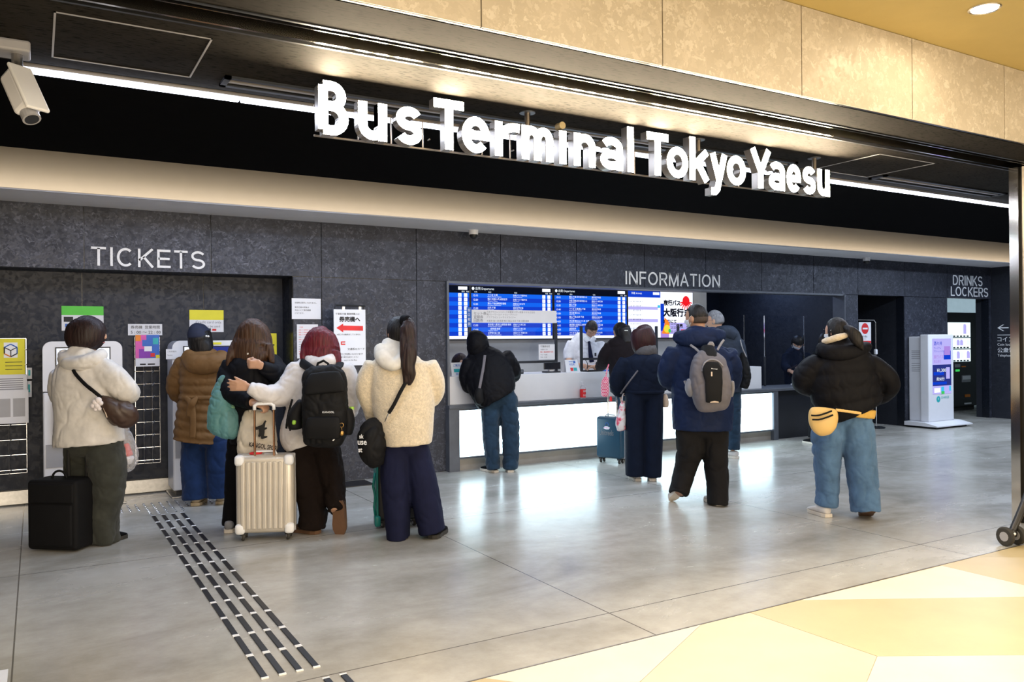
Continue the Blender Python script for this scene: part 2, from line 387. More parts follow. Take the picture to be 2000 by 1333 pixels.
def stroke_glyph(mm, ch, org, w, h, s, depth, cap):
    """solid letter in the X-Z plane, face at org.y, body reaching back by depth"""
    for ln in glyph_strokes(ch, w, h, s, cap):
        ln = [q for k, q in enumerate(ln) if k == 0 or math.hypot(q[0] - ln[k - 1][0], q[1] - ln[k - 1][1]) > 1e-5]
        p = [np.array(q, float) for q in ln]; n = len(p); closed = n > 20 and np.linalg.norm(p[0] - p[-1]) < 1e-6
        if closed: p = p[:-1]; n -= 1
        L, R = [], []
        for i in range(n):
            a = p[(i - 1) % n] if (closed or i > 0) else None; c = p[(i + 1) % n] if (closed or i < n - 1) else None
            d1 = p[i] - a if a is not None else c - p[i]; d2 = c - p[i] if c is not None else d1
            d1 = d1 / (np.linalg.norm(d1) + 1e-9); d2 = d2 / (np.linalg.norm(d2) + 1e-9)
            n1, n2 = np.array([-d1[1], d1[0]]), np.array([-d2[1], d2[0]]); nn = n1 + n2; nn /= np.linalg.norm(nn) + 1e-9
            k = s / 2 / max(0.45, nn @ n1); L.append(p[i] + nn * k); R.append(p[i] - nn * k)
        V = []; 
        for q in (L, R):
            for y in (0, depth): V += [(org[0] + a[0], org[1] + y, org[2] + a[1]) for a in q]
        F = []
        for i in range(n if closed else n - 1):
            j = (i + 1) % n; F += [(i, 2 * n + i, 2 * n + j, j), (n + i, n + j, 3 * n + j, 3 * n + i), (i, j, n + j, n + i), (2 * n + i, 3 * n + i, 3 * n + j, 2 * n + j)]
        if not closed: F += [(0, n, 3 * n, 2 * n), (n - 1, 3 * n - 1, 4 * n - 1, 2 * n - 1)]
        mm.add(V, F)
    return mm
def fin(ob):
    """make face normals consistent and outward"""
    bm = bmesh.new(); bm.from_mesh(ob.data); bmesh.ops.recalc_face_normals(bm, faces=bm.faces[:]); bm.to_mesh(ob.data); bm.free(); return ob
def tag(o, label, cat, group=None):
    o['label'] = label; o['category'] = cat
    if group: o['group'] = group
    return o
def thing(name, loc, label, cat, group=None):
    o = bpy.data.objects.new(name, None); o.empty_display_size = 0.1; o.location = loc; COL.objects.link(o)
    return tag(o, label, cat, group)
def struct(o): o['kind'] = 'structure'; return o
def copy_tree(o, parent=None):
    c = o.copy(); COL.objects.link(c); c.parent = parent
    for ch in [q for q in o.children]: copy_tree(ch, c)
    return c
def part_label(o, t): o['label'] = t; return o
# ================================================================== SETTING
WY, ZL, ZC = 8.03, 2.08, 2.72          # back wall plane, lintel height, ceiling height
def panels(m, xs, z0, z1, y0, y1, g=0.004):
    for a, b in zip(xs[:-1], xs[1:]): m.box(a + g, b - g, y0, y1, z0 + g, z1 - g)
# floor: polished concrete hall, cream tiles of the concourse
m = M(); m.box(-4, 21, 3.02, 12.0, -0.12, 0.0); struct(m.obj('floor', mat='polished_concrete'))
m = M().mat('tile_cream')
m.box(-6, 12, -8, 3.012, -0.12, -0.001)
def tile(mat, pts):
    m.mat(mat)
    c = np.mean(np.array(pts), 0)
    m.prism([(c[0] + (x - c[0]) * 0.997, c[1] + (y - c[1]) * 0.997, 0.0) for x, y in pts], (0, 0, 0.0012))
tile('tile_tan', [(5.64, 3.01), (5.20, 3.01), (5.47, 2.84), (6.6, 2.30), (7.4, 3.01)])
tile('tile_mid', [(5.2, 3.01), (4.84, 3.0), (4.85, 2.52), (5.6, 2.1), (6.6, 2.3), (5.47, 2.84)])
tile('tile_white', [(4.84, 3.0), (3.56, 3.01), (4.63, 2.41), (5.6, 1.9), (5.6, 2.1), (4.85, 2.52)])
tile('tile_mid', [(3.56, 3.01), (3.18, 3.01), (3.22, 2.3), (3.78, 1.97), (4.6, 1.5), (5.6, 1.9), (4.63, 2.41)])
tile('tile_cream', [(3.18, 3.01), (2.84, 3.01), (2.15, 2.64), (2.5, 1.9), (2.94, 2.15), (3.22, 2.3)])
tile('tile_white', [(3.22, 2.3), (2.94, 2.15), (3.2, 1.5), (4.6, 1.5), (3.78, 1.97)])
tile('tile_white', [(2.84, 3.01), (2.15, 2.64), (1.75, 2.86), (1.62, 3.01)])
tile('tile_tan', [(1.75, 2.86), (1.62, 3.01), (1.30, 3.01), (1.3, 2.6)])
struct(m.obj('floor_concourse'))
m = M(); m.box(-6, 12, 3.012, 3.02, -0.1, 0.0015); struct(m.obj('trim_1', mat='bronze_steel'))

# back wall of phosphated steel panels
XJ = [-3.85, -2.8, -1.74, -0.69, 0.37, 1.43, 2.49, 3.53, 4.57, 5.62, 6.67, 7.72, 8.77, 9.85, 10.86, 12.02, 13.17, 14.48]
m = M().mat('wall_panel')
panels(m, XJ, ZL, 2.70, WY, WY + 0.14)
panels(m, [2.20, 2.49], 0, ZL, WY, WY + 0.14)
panels(m, [2.49, 3.53], 0, ZL, WY, WY + 0.14)
panels(m, [3.53, 3.89], 0, ZL, WY, WY + 0.14)
panels(m, [10.50, 10.86], 0, ZL, WY, WY + 0.14)
panels(m, [12.00, 13.17], 0, ZL, WY, WY + 0.14)
panels(m, [14.41, 14.48], 0, ZL, WY, WY + 0.14)
m.mat('black_board')
for a, b in ((2.2, 3.89), (10.5, 10.86), (12.0, 13.17), (14.41, 14.48)): m.box(a, b, WY + 0.012, WY + 0.14, 0, ZL + 0.01)
m.box(-3.85, 14.48, WY + 0.012, WY + 0.14, ZL + 0.006, 2.70)
struct(m.obj('wall_back'))
# ticket recess
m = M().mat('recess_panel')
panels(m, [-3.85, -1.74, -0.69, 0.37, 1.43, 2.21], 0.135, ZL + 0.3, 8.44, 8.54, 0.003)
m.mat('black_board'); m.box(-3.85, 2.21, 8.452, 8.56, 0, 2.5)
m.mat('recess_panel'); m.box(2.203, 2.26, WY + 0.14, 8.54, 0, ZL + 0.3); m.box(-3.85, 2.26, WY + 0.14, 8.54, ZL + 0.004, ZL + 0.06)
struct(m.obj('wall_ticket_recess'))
m = M(); m.box(-3.85, 2.2, 8.425, 8.441, 0.012, 0.13); struct(m.obj('baseboard_back', mat='brushed_steel'))
# bulkhead above the back wall (closed box section, pale paint), and the hall ceiling
m = M().mat('bulkhead_paint'); m.box(-4, 14.6, 7.39, 8.2, 2.645, 3.6); m.mat('bulkhead_underside_lit').box(-4, 14.6, 7.395, 8.2, 2.636, 2.645); struct(m.obj('trim_2'))
m = M().mat('speckled_ceiling'); m.box(-4, 14.6, 3.50, 4.33, ZC, ZC + 0.12)
m.mat('black_ceiling'); m.box(-4, 14.6, 4.33, 6.30, ZC + 0.012, ZC + 0.12)
m.box(-4, 14.6, 6.30, 8.2, 3.6, 3.7); m.box(-4, 14.6, 6.2, 6.3, ZC + 0.1, 3.7)
m.mat('speckled_ceiling'); m.box(-4, 14.6, 2.98, 3.26, ZC, ZC + 0.12)
struct(m.obj('ceiling'))
m = M().mat('dark_steel'); m.box(-4, 14.6, 3.26, 3.275, ZC - 0.004, ZC + 0.05); m.box(-4, 14.6, 3.485, 3.50, ZC - 0.004, ZC + 0.05)
m.mat('rail_metal'); m.box(-4, 14.6, 3.415, 3.43, ZC - 0.012, ZC + 0.05); m.box(-4, 14.6, 3.30, 3.306, ZC - 0.006, ZC + 0.05)
m.mat('black_ceiling'); m.box(-4, 14.6, 3.27, 3.49, ZC + 0.03, ZC + 0.12)
struct(m.obj('trim_3'))
# fascia over the entrance, concourse ceiling and side walls
FX = [-3.26, -2.29, -1.32, -0.35, 0.62, 1.60, 2.577, 3.546, 4.512, 5.50, 6.47, 7.44, 8.4, 9.4, 10.4, 11.4, 12.4]
m = M().mat('fascia_panel'); panels(m, FX, ZC - 0.002, 3.205, 2.955, 2.98, 0.003)
m.mat('black_board'); m.box(-4, 14.6, 2.965, 2.99, ZC, 3.21)
struct(m.obj('wall_fascia'))
m = M(); m.box(-6, 14, -8, 2.985, 3.205, 3.3); struct(m.obj('ceiling_concourse', mat='concourse_ceiling_paint'))
m = M().mat('fascia_panel'); m.box(6.62, 12.4, 3.16, 3.3, 0, ZC); struct(m.obj('wall_entrance'))
m = M().mat('rail_metal'); m.box(6.44, 6.60, 3.365, 3.432, 0, ZC - 0.012)
m.mat('black_plastic'); m.box(6.47, 6.60, 3.335, 3.366, 0, ZC - 0.012)
m.mat('bronze_steel'); m.box(6.44, 6.62, 3.30, 3.336, 0, ZC - 0.012)
struct(m.obj('trim_4', mat=None))
# side walls
m = M().mat('recess_panel'); panels(m, [0, 1], 0, 2.64, 0, 0.001)
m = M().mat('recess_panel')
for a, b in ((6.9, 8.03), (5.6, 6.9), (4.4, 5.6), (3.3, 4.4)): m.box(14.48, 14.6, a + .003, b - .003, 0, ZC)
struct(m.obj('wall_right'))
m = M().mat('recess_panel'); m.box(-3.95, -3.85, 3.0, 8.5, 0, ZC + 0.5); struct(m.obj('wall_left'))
m = M().mat('black_board'); m.box(-4, 17.5, 12.0, 12.1, 0, 3.0); struct(m.obj('wall_far'))

# information office behind the counter
m = M().mat('office_wall'); m.box(3.6, 8.95, 9.3, 9.4, 0, 2.6); m.box(3.40, 3.46, 8.17, 9.4, 0, 2.6)
struct(m.obj('wall_office'))
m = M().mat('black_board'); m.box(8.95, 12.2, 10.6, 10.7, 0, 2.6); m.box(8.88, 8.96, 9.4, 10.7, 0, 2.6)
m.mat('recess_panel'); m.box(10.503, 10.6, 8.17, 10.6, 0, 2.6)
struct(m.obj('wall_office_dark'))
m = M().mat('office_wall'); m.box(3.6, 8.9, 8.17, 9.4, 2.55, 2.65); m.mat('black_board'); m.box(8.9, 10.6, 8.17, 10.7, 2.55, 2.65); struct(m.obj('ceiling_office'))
m = M().mat('grey_frame')
m.box(3.89, 10.5, 8.0, 8.2, ZL - 0.022, ZL + 0.003); m.box(3.87, 3.895, 7.99, 8.2, 0, ZL); m.box(10.49, 10.51, 7.99, 8.2, 0, ZL)
struct(m.obj('trim_5'))
# niche by the no-entry stand
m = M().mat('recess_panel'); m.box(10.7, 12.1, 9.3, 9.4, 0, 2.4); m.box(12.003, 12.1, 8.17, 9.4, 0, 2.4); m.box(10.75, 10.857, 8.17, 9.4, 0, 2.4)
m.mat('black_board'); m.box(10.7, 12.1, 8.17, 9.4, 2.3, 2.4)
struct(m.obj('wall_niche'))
# drinks and lockers room
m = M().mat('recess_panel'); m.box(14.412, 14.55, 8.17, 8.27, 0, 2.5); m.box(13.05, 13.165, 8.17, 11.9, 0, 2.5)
m.mat('office_wall'); m.box(13.1, 21, 10.6, 10.7, 0, 2.6); m.box(13.1, 21, 8.17, 10.7, 2.6, 2.7); m.box(20.9, 21, 8.1, 10.7, 0, 2.6); m.box(14.6, 21, 8.08, 8.17, 0, 2.6)
struct(m.obj('wall_lockers'))

# ------------------------------------------------------------------ hall strip light and ceiling fittings
o = thing('strip_light', (4.0, 4.40, 2.70), 'long white linear strip light crossing the dark hall ceiling', 'light')
for a, b in ((-0.05, 0.93), (0.94, 4.0), (4.01, 7.0), (7.01, 8.4)):
    M().rbox(a, b, 4.389, 4.421, 2.692, 2.716, 0.004).obj('diffuser', o, 'strip_glow')
M().box(-0.06, 8.41, 4.378, 4.432, 2.714, 2.735).obj('housing', o, 'grey_plastic')
o = thing('fill_lamp_ledge', (5.3, 7.16, 2.60), 'added slim ledge hiding a fill lamp along the foot of the pale bulkhead', 'light')  # made-up ledge whose lip and shelf conceal the added fill lamp
M().box(-3.9, 14.5, 7.118, 7.130, 2.588, 2.600).obj('front_lip', o, 'grey_plastic')
m = M(); m.prism([(-3.9, 7.12, 2.588), (-3.9, 7.40, 2.634), (-3.9, 7.40, 2.640), (-3.9, 7.12, 2.594)], (18.4, 0, 0)); fin(m.obj('spill_block_shelf', o, 'bulkhead_paint'))  # added shelf, stops the fill lamp spilling onto the wall below
def slot(x0, x1, y0, y1, label):
    o = thing('ceiling_vent', ((x0 + x1) / 2, (y0 + y1) / 2, ZC), label, 'vent', 'linear vents in the hall ceiling')
    z0, z1 = ZC - 0.012, ZC + 0.006
    f = M(); f.box(x0, x1, y0, y0 + 0.03, z0, z1); f.box(x0, x1, y1 - 0.03, y1, z0, z1); f.box(x0, x0 + 0.03, y0, y1, z0, z1); f.box(x1 - 0.03, x1, y0, y1, z0, z1)
    f.obj('frame', o, 'dark_steel')
    s = M(); yy = (y0 + y1) / 2; s.box(x0 + .03, x1 - .03, yy - 0.012, yy + 0.012, z0 + 0.003, z1); s.obj('slat', o, 'grey_plastic')
slot(0.80, 4.85, 4.08, 4.24, 'long slot vent in the ceiling right behind the illuminated letters')
slot(5.85, 7.6, 4.06, 4.22, 'short slot vent in the ceiling near the right entrance post')
def hatch(x0, x1, y0, y1, label):
    o = M(); t = 0.008; z0, z1 = ZC - 0.003, ZC + 0.004
    o.box(x0, x1, y0, y0 + t, z0, z1); o.box(x0, x1, y1 - t, y1, z0, z1); o.box(x0, x0 + t, y0, y1, z0, z1); o.box(x1 - t, x1, y0, y1, z0, z1)
    q = o.obj('ceiling_hatch', None, 'grey_plastic'); tag(q, label, 'hatch')
hatch(0.07, 0.66, 3.62, 4.20, 'square access hatch outline in the ceiling beside the white camera')
hatch(5.15, 5.80, 3.62, 4.20, 'square access hatch outline in the ceiling right of the illuminated letters')

# ------------------------------------------------------------------ big illuminated sign
SY = 3.85
sg = thing('illuminated_sign', (3.07, SY, 2.56), 'large glowing white letters reading Bus Terminal Tokyo Yaesu, hung from the ceiling', 'sign')
CAPH = 0.262; ZB = 2.432
for ch, x0, x1, hh in (('B', 1.186, 1.336, 1), ('u', 1.387, 1.538, .72), ('s', 1.588, 1.731, .74), ('T', 1.799, 1.973, 1), ('e', 1.962, 2.129, .74), ('r', 2.163, 2.318, .72), ('m', 2.334, 2.541, .72), ('i', 2.581, 2.634, .72), ('n', 2.684, 2.838, .72), ('a', 2.873, 3.039, .74), ('l', 3.071, 3.127, 1.04),
                       ('T', 3.226, 3.396, 1), ('o', 3.384, 3.559, .74), ('k', 3.572, 3.738, 1.04), ('y', 3.748, 3.896, .72), ('o', 3.896, 4.066, .74), ('Y', 4.113, 4.303, 1), ('a', 4.284, 4.441, .74), ('e', 4.458, 4.602, .74), ('s', 4.622, 4.753, .74), ('u', 4.774, 4.903, .72)):
    L = M().mat('letter_side'); L.names.append('letter_glow')
    stroke_glyph(L, ch, (x0, SY, ZB), x1 - x0, CAPH * hh, 0.047, 0.06, CAPH)
    for k, f in enumerate(L.f):
        if abs(np.mean([L.v[i][1] for i in f]) - SY) < 1e-4: L.mi[k] = 1
    L.obj('letter', sg)
part_label(M().cyl((2.607, SY, 2.652), (2.607, SY + .05, 2.652), .021, 24).obj('dot', sg, 'tile_tan'), 'unlit tan dot of the letter i')
fr = M()
for z in (2.452, 2.60): fr.tube([(1.2, 3.975, z), (4.95, 3.975, z)], 0.006, 6)
for x in np.arange(1.25, 4.95, 0.18): fr.tube([(x, 3.975, 2.452), (x, 3.975, 2.60)], 0.004, 5)
for x in np.arange(1.3, 4.95, 0.26): fr.tube([(x, 3.95, 2.50), (x, 3.975, 2.50)], 0.004, 5)
fr.obj('rear_frame', sg, 'bronze_steel')
for px in (2.42, 3.72, 4.84):
    p = M(); p.cyl((px, 3.93, 2.60), (px, 3.93, ZC), 0.016, 12); q = p.obj('hanger_pole', sg, 'bronze_steel', smooth=False)
    M().cyl((px, 3.93, ZC - 0.006), (px, 3.93, ZC + 0.001), 0.045, 20).obj('mounting_plate', sg, 'grey_frame')
# ------------------------------------------------------------------ wall lettering
WID = {'T': .6, 'I': .13, 'C': .72, 'K': .66, 'E': .58, 'S': .62, 'N': .68, 'F': .54, 'O': .78, 'R': .64, 'M': .80, 'A': .70, 'D': .68, 'L': .52}
def wall_text(s, x0, x1, z0, z1, label, sw=0.125):
    t = M(); h = z1 - z0; gap = 0.155
    tot = sum(WID[c] for c in s) + gap * (len(s) - 1); k = (x1 - x0) / tot; x = x0
    for c in s:
        stroke_glyph(t, c, (x, WY - 0.006, z0), WID[c] * k, h, sw * h, 0.007, h); x += (WID[c] + gap) * k
    return tag(t.obj('wall_lettering', None, 'sign_white'), label, 'lettering')
wall_text('TICKETS', 0.425, 1.375, 2.118, 2.285, 'white TICKETS lettering on the dark wall above the ticket machines')
wall_text('INFORMATION', 6.36, 7.97, 2.118, 2.285, 'white INFORMATION lettering on the dark wall above the counter')
wall_text('DRINKS', 13.33, 14.20, 2.30, 2.47, 'white DRINKS lettering above the vending machine doorway')
wall_text('LOCKERS', 13.27, 14.37, 2.115, 2.275, 'white LOCKERS lettering just under the word DRINKS')
# direction sign on the right wall
t = M(); R_, U_ = (0, -1, 0), (0, 0, 1)
def rp(dy, z): return np.array((14.478, 7.93 - dy, z))
t.prism([rp(0.0, 1.575), rp(0.09, 1.63), rp(0.115, 1.63), rp(0.045, 1.585), rp(0.19, 1.585), rp(0.19, 1.565), rp(0.045, 1.565), rp(0.115, 1.52), rp(0.09, 1.52)], (-0.003, 0, 0))
t.prism([rp(0.0, 1.455), rp(0.55, 1.455), rp(0.55, 1.445), rp(0, 1.445)], (-0.003, 0, 0))
def sq(a, b, c, d):
    t.prism([rp(a, c), rp(b, c), rp(b, d), rp(a, d)], (-0.003, 0, 0))
sq(.24, .42, 1.50, 1.512); sq(.24, .255, 1.50, 1.58); sq(.405, .42, 1.5, 1.58); sq(.24, .42, 1.57, 1.58); sq(.31, .35, 1.52, 1.56); sq(.30, .36, 1.59, 1.63)
t.text('コインロッカー', rp(0, 1.34), 0.098, R_, U_, depth=0.003, bold=0.004); t.text('Coin lockers', rp(0, 1.265), 0.062, R_, U_, depth=0.003)
t.text('公衆電話', rp(0, 1.15), 0.098, R_, U_, depth=0.003, bold=0.004); t.text('Telephone', rp(0, 1.075), 0.062, R_, U_, depth=0.003)
tag(t.obj('direction_sign', None, 'sign_white'), 'white arrow and coin locker wording on the right side wall', 'sign')
# ================================================================== COUNTER
ct = thing('information_counter', (6.4, 8.2, 0), 'long white information counter with glowing lit front panels', 'counter')
m = M(); m.rbox(3.905, 8.775, 8.05, 8.62, 0.722, 1.032, 0.004); m.obj('counter_top', ct, 'white_laminate')
m = M(); m.rbox(3.86, 10.46, 7.93, 8.30, 0.685, 0.722, 0.004); m.obj('ledge', ct, 'grey_frame')
m = M(); m.box(3.86, 3.985, 7.94, 8.25, 0, 0.685); m.box(8.895, 8.985, 7.94, 8.25, 0, 0.685); m.box(3.985, 8.895, 7.95, 7.985, 0.662, 0.685); m.box(3.985, 8.895, 7.95, 7.985, 0.130, 0.150)
m.obj('front_frame', ct, 'grey_frame')
for a, b in ((3.985, 6.43), (6.436, 8.895)):
    M().box(a, b, 7.972, 7.985, 0.15, 0.662).obj('light_panel', ct, 'counter_glow')
M().box(3.985, 8.895, 8.0, 8.25, 0.0, 0.131).obj('plinth', ct, 'base_tile')
M().box(3.9, 8.9, 8.2, 8.25, 0.13, 0.69).obj('back_panel', ct, 'grey_frame')
M().box(8.765, 8.785, 8.06, 8.62, 0.722, 1.03).obj('end_panel', ct, 'white_laminate')
bc = thing('black_service_desk', (9.7, 8.2, 0), 'black fronted service desk at the right end of the glowing counter', 'desk')
M().box(8.99, 10.46, 8.0, 8.25, 0.0, 0.684).obj('front_panel', bc, 'black_board')
M().rbox(8.8, 10.46, 8.305, 8.56, 0.69, 0.722, 0.004).obj('desk_top', bc, 'grey_frame')

# ------------------------------------------------------------------ departure boards
SYY, ST, SB, SW = 9.2, 2.13, 1.445, 1.262
def board_shell(x0, label, group='departure screens over the counter'):
    o = thing('departure_screen', (x0 + SW / 2, SYY, SB), label, 'screen', group)
    M().rbox(x0 + 0.002, x0 + SW - 0.002, SYY, SYY + 0.07, SB - 0.012, ST + 0.012, 0.004).obj('bezel', o, 'black_plastic'); return o
PLACES = ['東京駅八重洲口', '成田空港', '館山 千倉', '木更津 袖ヶ浦', '鴨川 安房小湊', '大宮 池袋', '河口湖 富士山', '御殿場 箱根', '白浜 千倉', 'つくば 土浦']
EN = ['Tateyama, Chikura', 'Narita Airport', 'Kimitsu, Kisarazu, Aoyama', 'Kamogawa, Awakominato', 'Chiba, Soga', 'Kawaguchiko']
def departures(x0, times, label):
    o = board_shell(x0, label); y = SYY - 0.002; s = M()
    xa, xb = x0 + 0.014, x0 + SW - 0.014; zt, zb = ST - 0.002, SB + 0.006; H = zt - zb
    def q(mat, a, b, c, d, k=0): s.mat(mat).quad((a, y - k, c), (b, y - k, c), (b, y - k, d), (a, y - k, d))
    q('screen_black', xa, xb, zt - H * .135, zt)
    q('screen_white', xa, xb, zb, zb + H * .055)
    rh = H * .81 / 10
    for i in range(10):
        z1 = zt - H * .135 - i * rh; q('screen_light_blue' if i % 2 == 0 else 'screen_blue', xa, xb, z1 - rh, z1)
        for dx in (0.110, 0.028):
            q('screen_white', xb - dx - 0.048, xb - dx, z1 - rh * .92, z1 - rh * .08, 0.001)
    q('screen_white', xb - 0.158, xb - 0.028, zt - H * .075, zt - H * .015, 0.001)
    s.obj('display_panel', o)
    t = M().mat('screen_text'); rr = RNG
    c = [(xa + 0.028 + 0.02 * cos(g * pi / 8), y - .001, zt - H * .045 + 0.02 * sin(g * pi / 8)) for g in range(16)]; t.add(c, [tuple(range(16))])
    t.text('出発 Departures', (xa + 0.062, y, zt - H * .065), 0.040, depth=0.001, bold=0.006)
    for dx in (0.045, 0.25, 0.64, 1.125, 1.19): t.text(RNG.choice(['時刻', '行先', '乗場']), (xa + dx, y, zt - H * .122), 0.022, depth=0.001)
    for i, tm in enumerate(times):
        z1 = zt - H * .135 - i * rh
        t.text(tm, (xa + 0.03, y, z1 - rh * .72), 0.034, depth=0.001, bold=0.01)
        t.text(','.join(rr.sample(PLACES, rr.choice((1, 2)))), (xa + 0.24, y, z1 - rh * .50), 0.028, depth=0.001, bold=0.01)
        t.text(rr.choice(EN), (xa + 0.24, y, z1 - rh * .86), 0.019, depth=0.001, bold=0.004)
        t.text(rr.choice(['房総なのはな号', '高速バス 新宿線', '東京空港交通', '京成バス 千葉中央']), (xa + 0.62, y, z1 - rh * .50), 0.026, depth=0.001, bold=0.01)
        t.text(rr.choice(['Chiba Kotsu', 'Tokyo Narita Line', 'Highway Bus']), (xa + 0.62, y, z1 - rh * .86), 0.019, depth=0.001, bold=0.004)
    t.mat('screen_blue')
    for i in range(10):
        z1 = zt - H * .135 - i * rh
        for dx, tx in ((0.110, '31'), (0.028, str(1 + (i * 3) % 12))): t.text(tx, (xb - dx - 0.036, y, z1 - rh * .68), 0.028, depth=0.002)
    t.obj('screen_lettering', o)
departures(4.784 - SW + .0, ['11:50', '11:55', '12:00', '12:00', '12:05', '12:05', '12:10', '12:10', '12:10', '12:15'], 'blue departure screen cut off by the left edge of the counter opening')
departures(4.784, ['12:15', '12:20', '12:25', '12:30', '12:40', '12:45', '12:50', '12:55', '13:00', '13:10'], 'second blue departure screen from the left, partly behind the white ticket banner')
departures(6.057, ['13:15', '13:30', '13:35', '13:40', '13:50', '13:55', '14:05', '14:15', '14:30', '14:35'], 'blue departure screen behind the white shirted clerk')
o = board_shell(7.321, 'rightmost screen showing pale arrivals and a red octopus bus advertisement'); y = SYY - 0.002; s = M()
xa, xb, zt, zb = 7.335, 7.321 + SW - .014, ST - .002, SB + .006; xm = xa + 0.60
def q(mat, a, b, c, d, k=0): s.mat(mat).quad((a, y - k, c), (b, y - k, c), (b, y - k, d), (a, y - k, d))
q('screen_blue', xa, xm, zt - 0.09, zt); q('screen_white', xa, xm, zb, zt - 0.09)
for i in range(5): q('screen_violet' if i % 2 else 'screen_white', xa, xm - .05, zt - .09 - .045 * (2 * i + 2), zt - .09 - .045 * (2 * i + 1), .0005)
q('screen_white', xm - .14, xm - .02, zt - .05, zt - .012, .001); q('screen_cyan', xm - .055, xm - .005, zt - .24, zt - .20, .001)
q('screen_white', xm, xb, zb, zt); q('screen_purple', xm, xm + .16, zb, zb + .26, .0004); q('screen_violet', xm + .08, xb, zb + .05, zb + .22, .0003); q('screen_blue', xm, xm + .07, zb + .1, zb + .5, .0006)
q('screen_red', xb - .24, xb - .02, zb + .08, zb + .12, .001)
s.mat('screen_red')
ox, oz = xb - .135, zt - .15
s.add([(ox + .07 * cos(g * pi / 12), y - .002, oz + .075 * sin(g * pi / 12) + .02) for g in range(24)], [tuple(range(24))])
for k in range(8):
    a = pi * (1.0 + k / 7.0); p0 = np.array([ox + .04 * cos(a), y - .002, oz + .0]); p1 = np.array([ox + .125 * cos(a), y - .002, oz - .01 + .11 * sin(a)]); d = np.array([-sin(a), 0, cos(a)]) * .014
    s.add([p0 - d, p1 - d * .5, p1 + d * .5, p0 + d], [(0, 1, 2, 3)])
s.mat('screen_orange'); s.add([(xm + .07 + .03 * k + .05 * sin(k), y - .003, zb + .30 - .05 * k) for k in range(6)] + [(xm + .02 + .02 * k, y - .003, zb + .06 + .05 * k) for k in range(4)], [tuple(range(10))])
s.mat('screen_yellow').add([(xm + .12 + .06 * cos(g * pi / 6), y - .004, zb + .13 + .06 * sin(g * pi / 6)) for g in range(12)], [tuple(range(12))])
s.mat('screen_green').add([(xm + .17 + .025 * cos(g * pi / 6), y - .005, zb + .10 + .03 * sin(g * pi / 6)) for g in range(12)], [tuple(range(12))])
s.obj('display_panel', o)
t = M().mat('screen_text'); t.text('到着 Arrivals', (xa + .06, y, zt - .045), .036, depth=.001, bold=.005)
t.mat('screen_ink'); t.text('夜行バス', (xm + .06, y, zt - .205), w=.32, h=.08, depth=.002, bold=.006, fat=.007); t.text('大阪行き', (xm + .05, y, zt - .37), w=.51, h=.118, depth=.002, bold=.006, fat=.010)
t.text('窓口にて', (xm + .05, y, zt - .465), w=.255, h=.056, depth=.002, bold=.004, fat=.005); t.text('発売', (xm + .30, y, zt - .53), w=.125, h=.052, depth=.002, bold=.004, fat=.005)
for i, k in enumerate(('22:50', '23:20', '00:10')): t.text(k, (xm + .19, y, zb + .19 - i * .06), .05, depth=.002)
for i in range(7): t.text('12:%02d  東京 羽田空港   7' % (5 * i + 3), (xa + .02, y, zt - .16 - i * .065), .024, depth=.002)
t.obj('screen_lettering', o)

# ------------------------------------------------------------------ partitions on the counter
def partition(x0, x1, label, z0=1.032, z1=1.52, y=8.34, bar=1.13):
    o = thing('counter_partition', ((x0 + x1) / 2, y, z0), label, 'partition', 'clear partitions on the counter')
    for x in (x0, x1): M().box(x - .014, x + .014, y - .014, y + .014, z0, z1).obj('post', o, 'dark_steel')
    M().box(x0, x1, y - .012, y + .012, bar - .014, bar + .014).obj('crossbar', o, 'dark_steel')
    M().box(x0 + .014, x1 - .014, y - .002, y + .002, bar + .014, z1 - .01).obj('clear_pane', o, 'acrylic'); return o
pt1 = partition(4.32, 5.52, 'clear partition with dark posts on the counter under the white ticket banner', z1=1.64, bar=1.165)
pt2 = partition(5.90, 7.12, 'clear partition with dark posts in front of the white shirted clerk', z1=1.60, bar=1.185)
pt3 = partition(7.50, 8.36, 'clear partition with dark posts behind the man in the navy coat', z1=1.60, bar=1.17)
b = thing('ticket_banner', (4.92, 8.32, 1.64), 'white banner with set ticket and commuter pass wording hung above the counter', 'banner')
m = M(); m.box(4.335, 5.505, 8.30, 8.306, 1.635, 1.786); m.obj('board', b, 'paper')
m = M().mat('blue_ink'); m.box(4.272, 4.332, 8.30, 8.306, 1.585, 1.815); m.obj('side_strip', b)
t = M().mat('ink_grey'); yy = 8.30
for i, (a, c) in enumerate((('セット券', '三井アウトレットパーク木更津 マザー牧場 ホテル三日月'), ('定期券', 'アクアライン シーサイドライナー'), ('回数券', '木更津 袖ヶ浦 君津 鴨川 館山 白浜 千倉 大網 成東'))):
    z = (1.728, 1.686, 1.645)[i]; t.text(a, (4.36, yy, z), .042, depth=.001, bold=.006); t.text(c, (4.53, yy, z + (.024 if i == 0 else .004)), .026, depth=.001)
t.text('鴨川シーワールド ナウシーチケット', (4.53, yy, 1.722), .026, depth=.001)
t.mat('sign_white')
for i, c in enumerate('窓口取扱'): t.text(c, (4.284, yy, 1.765 - i * .052), .036, depth=.001, bold=.004)
t.obj('banner_lettering', b)
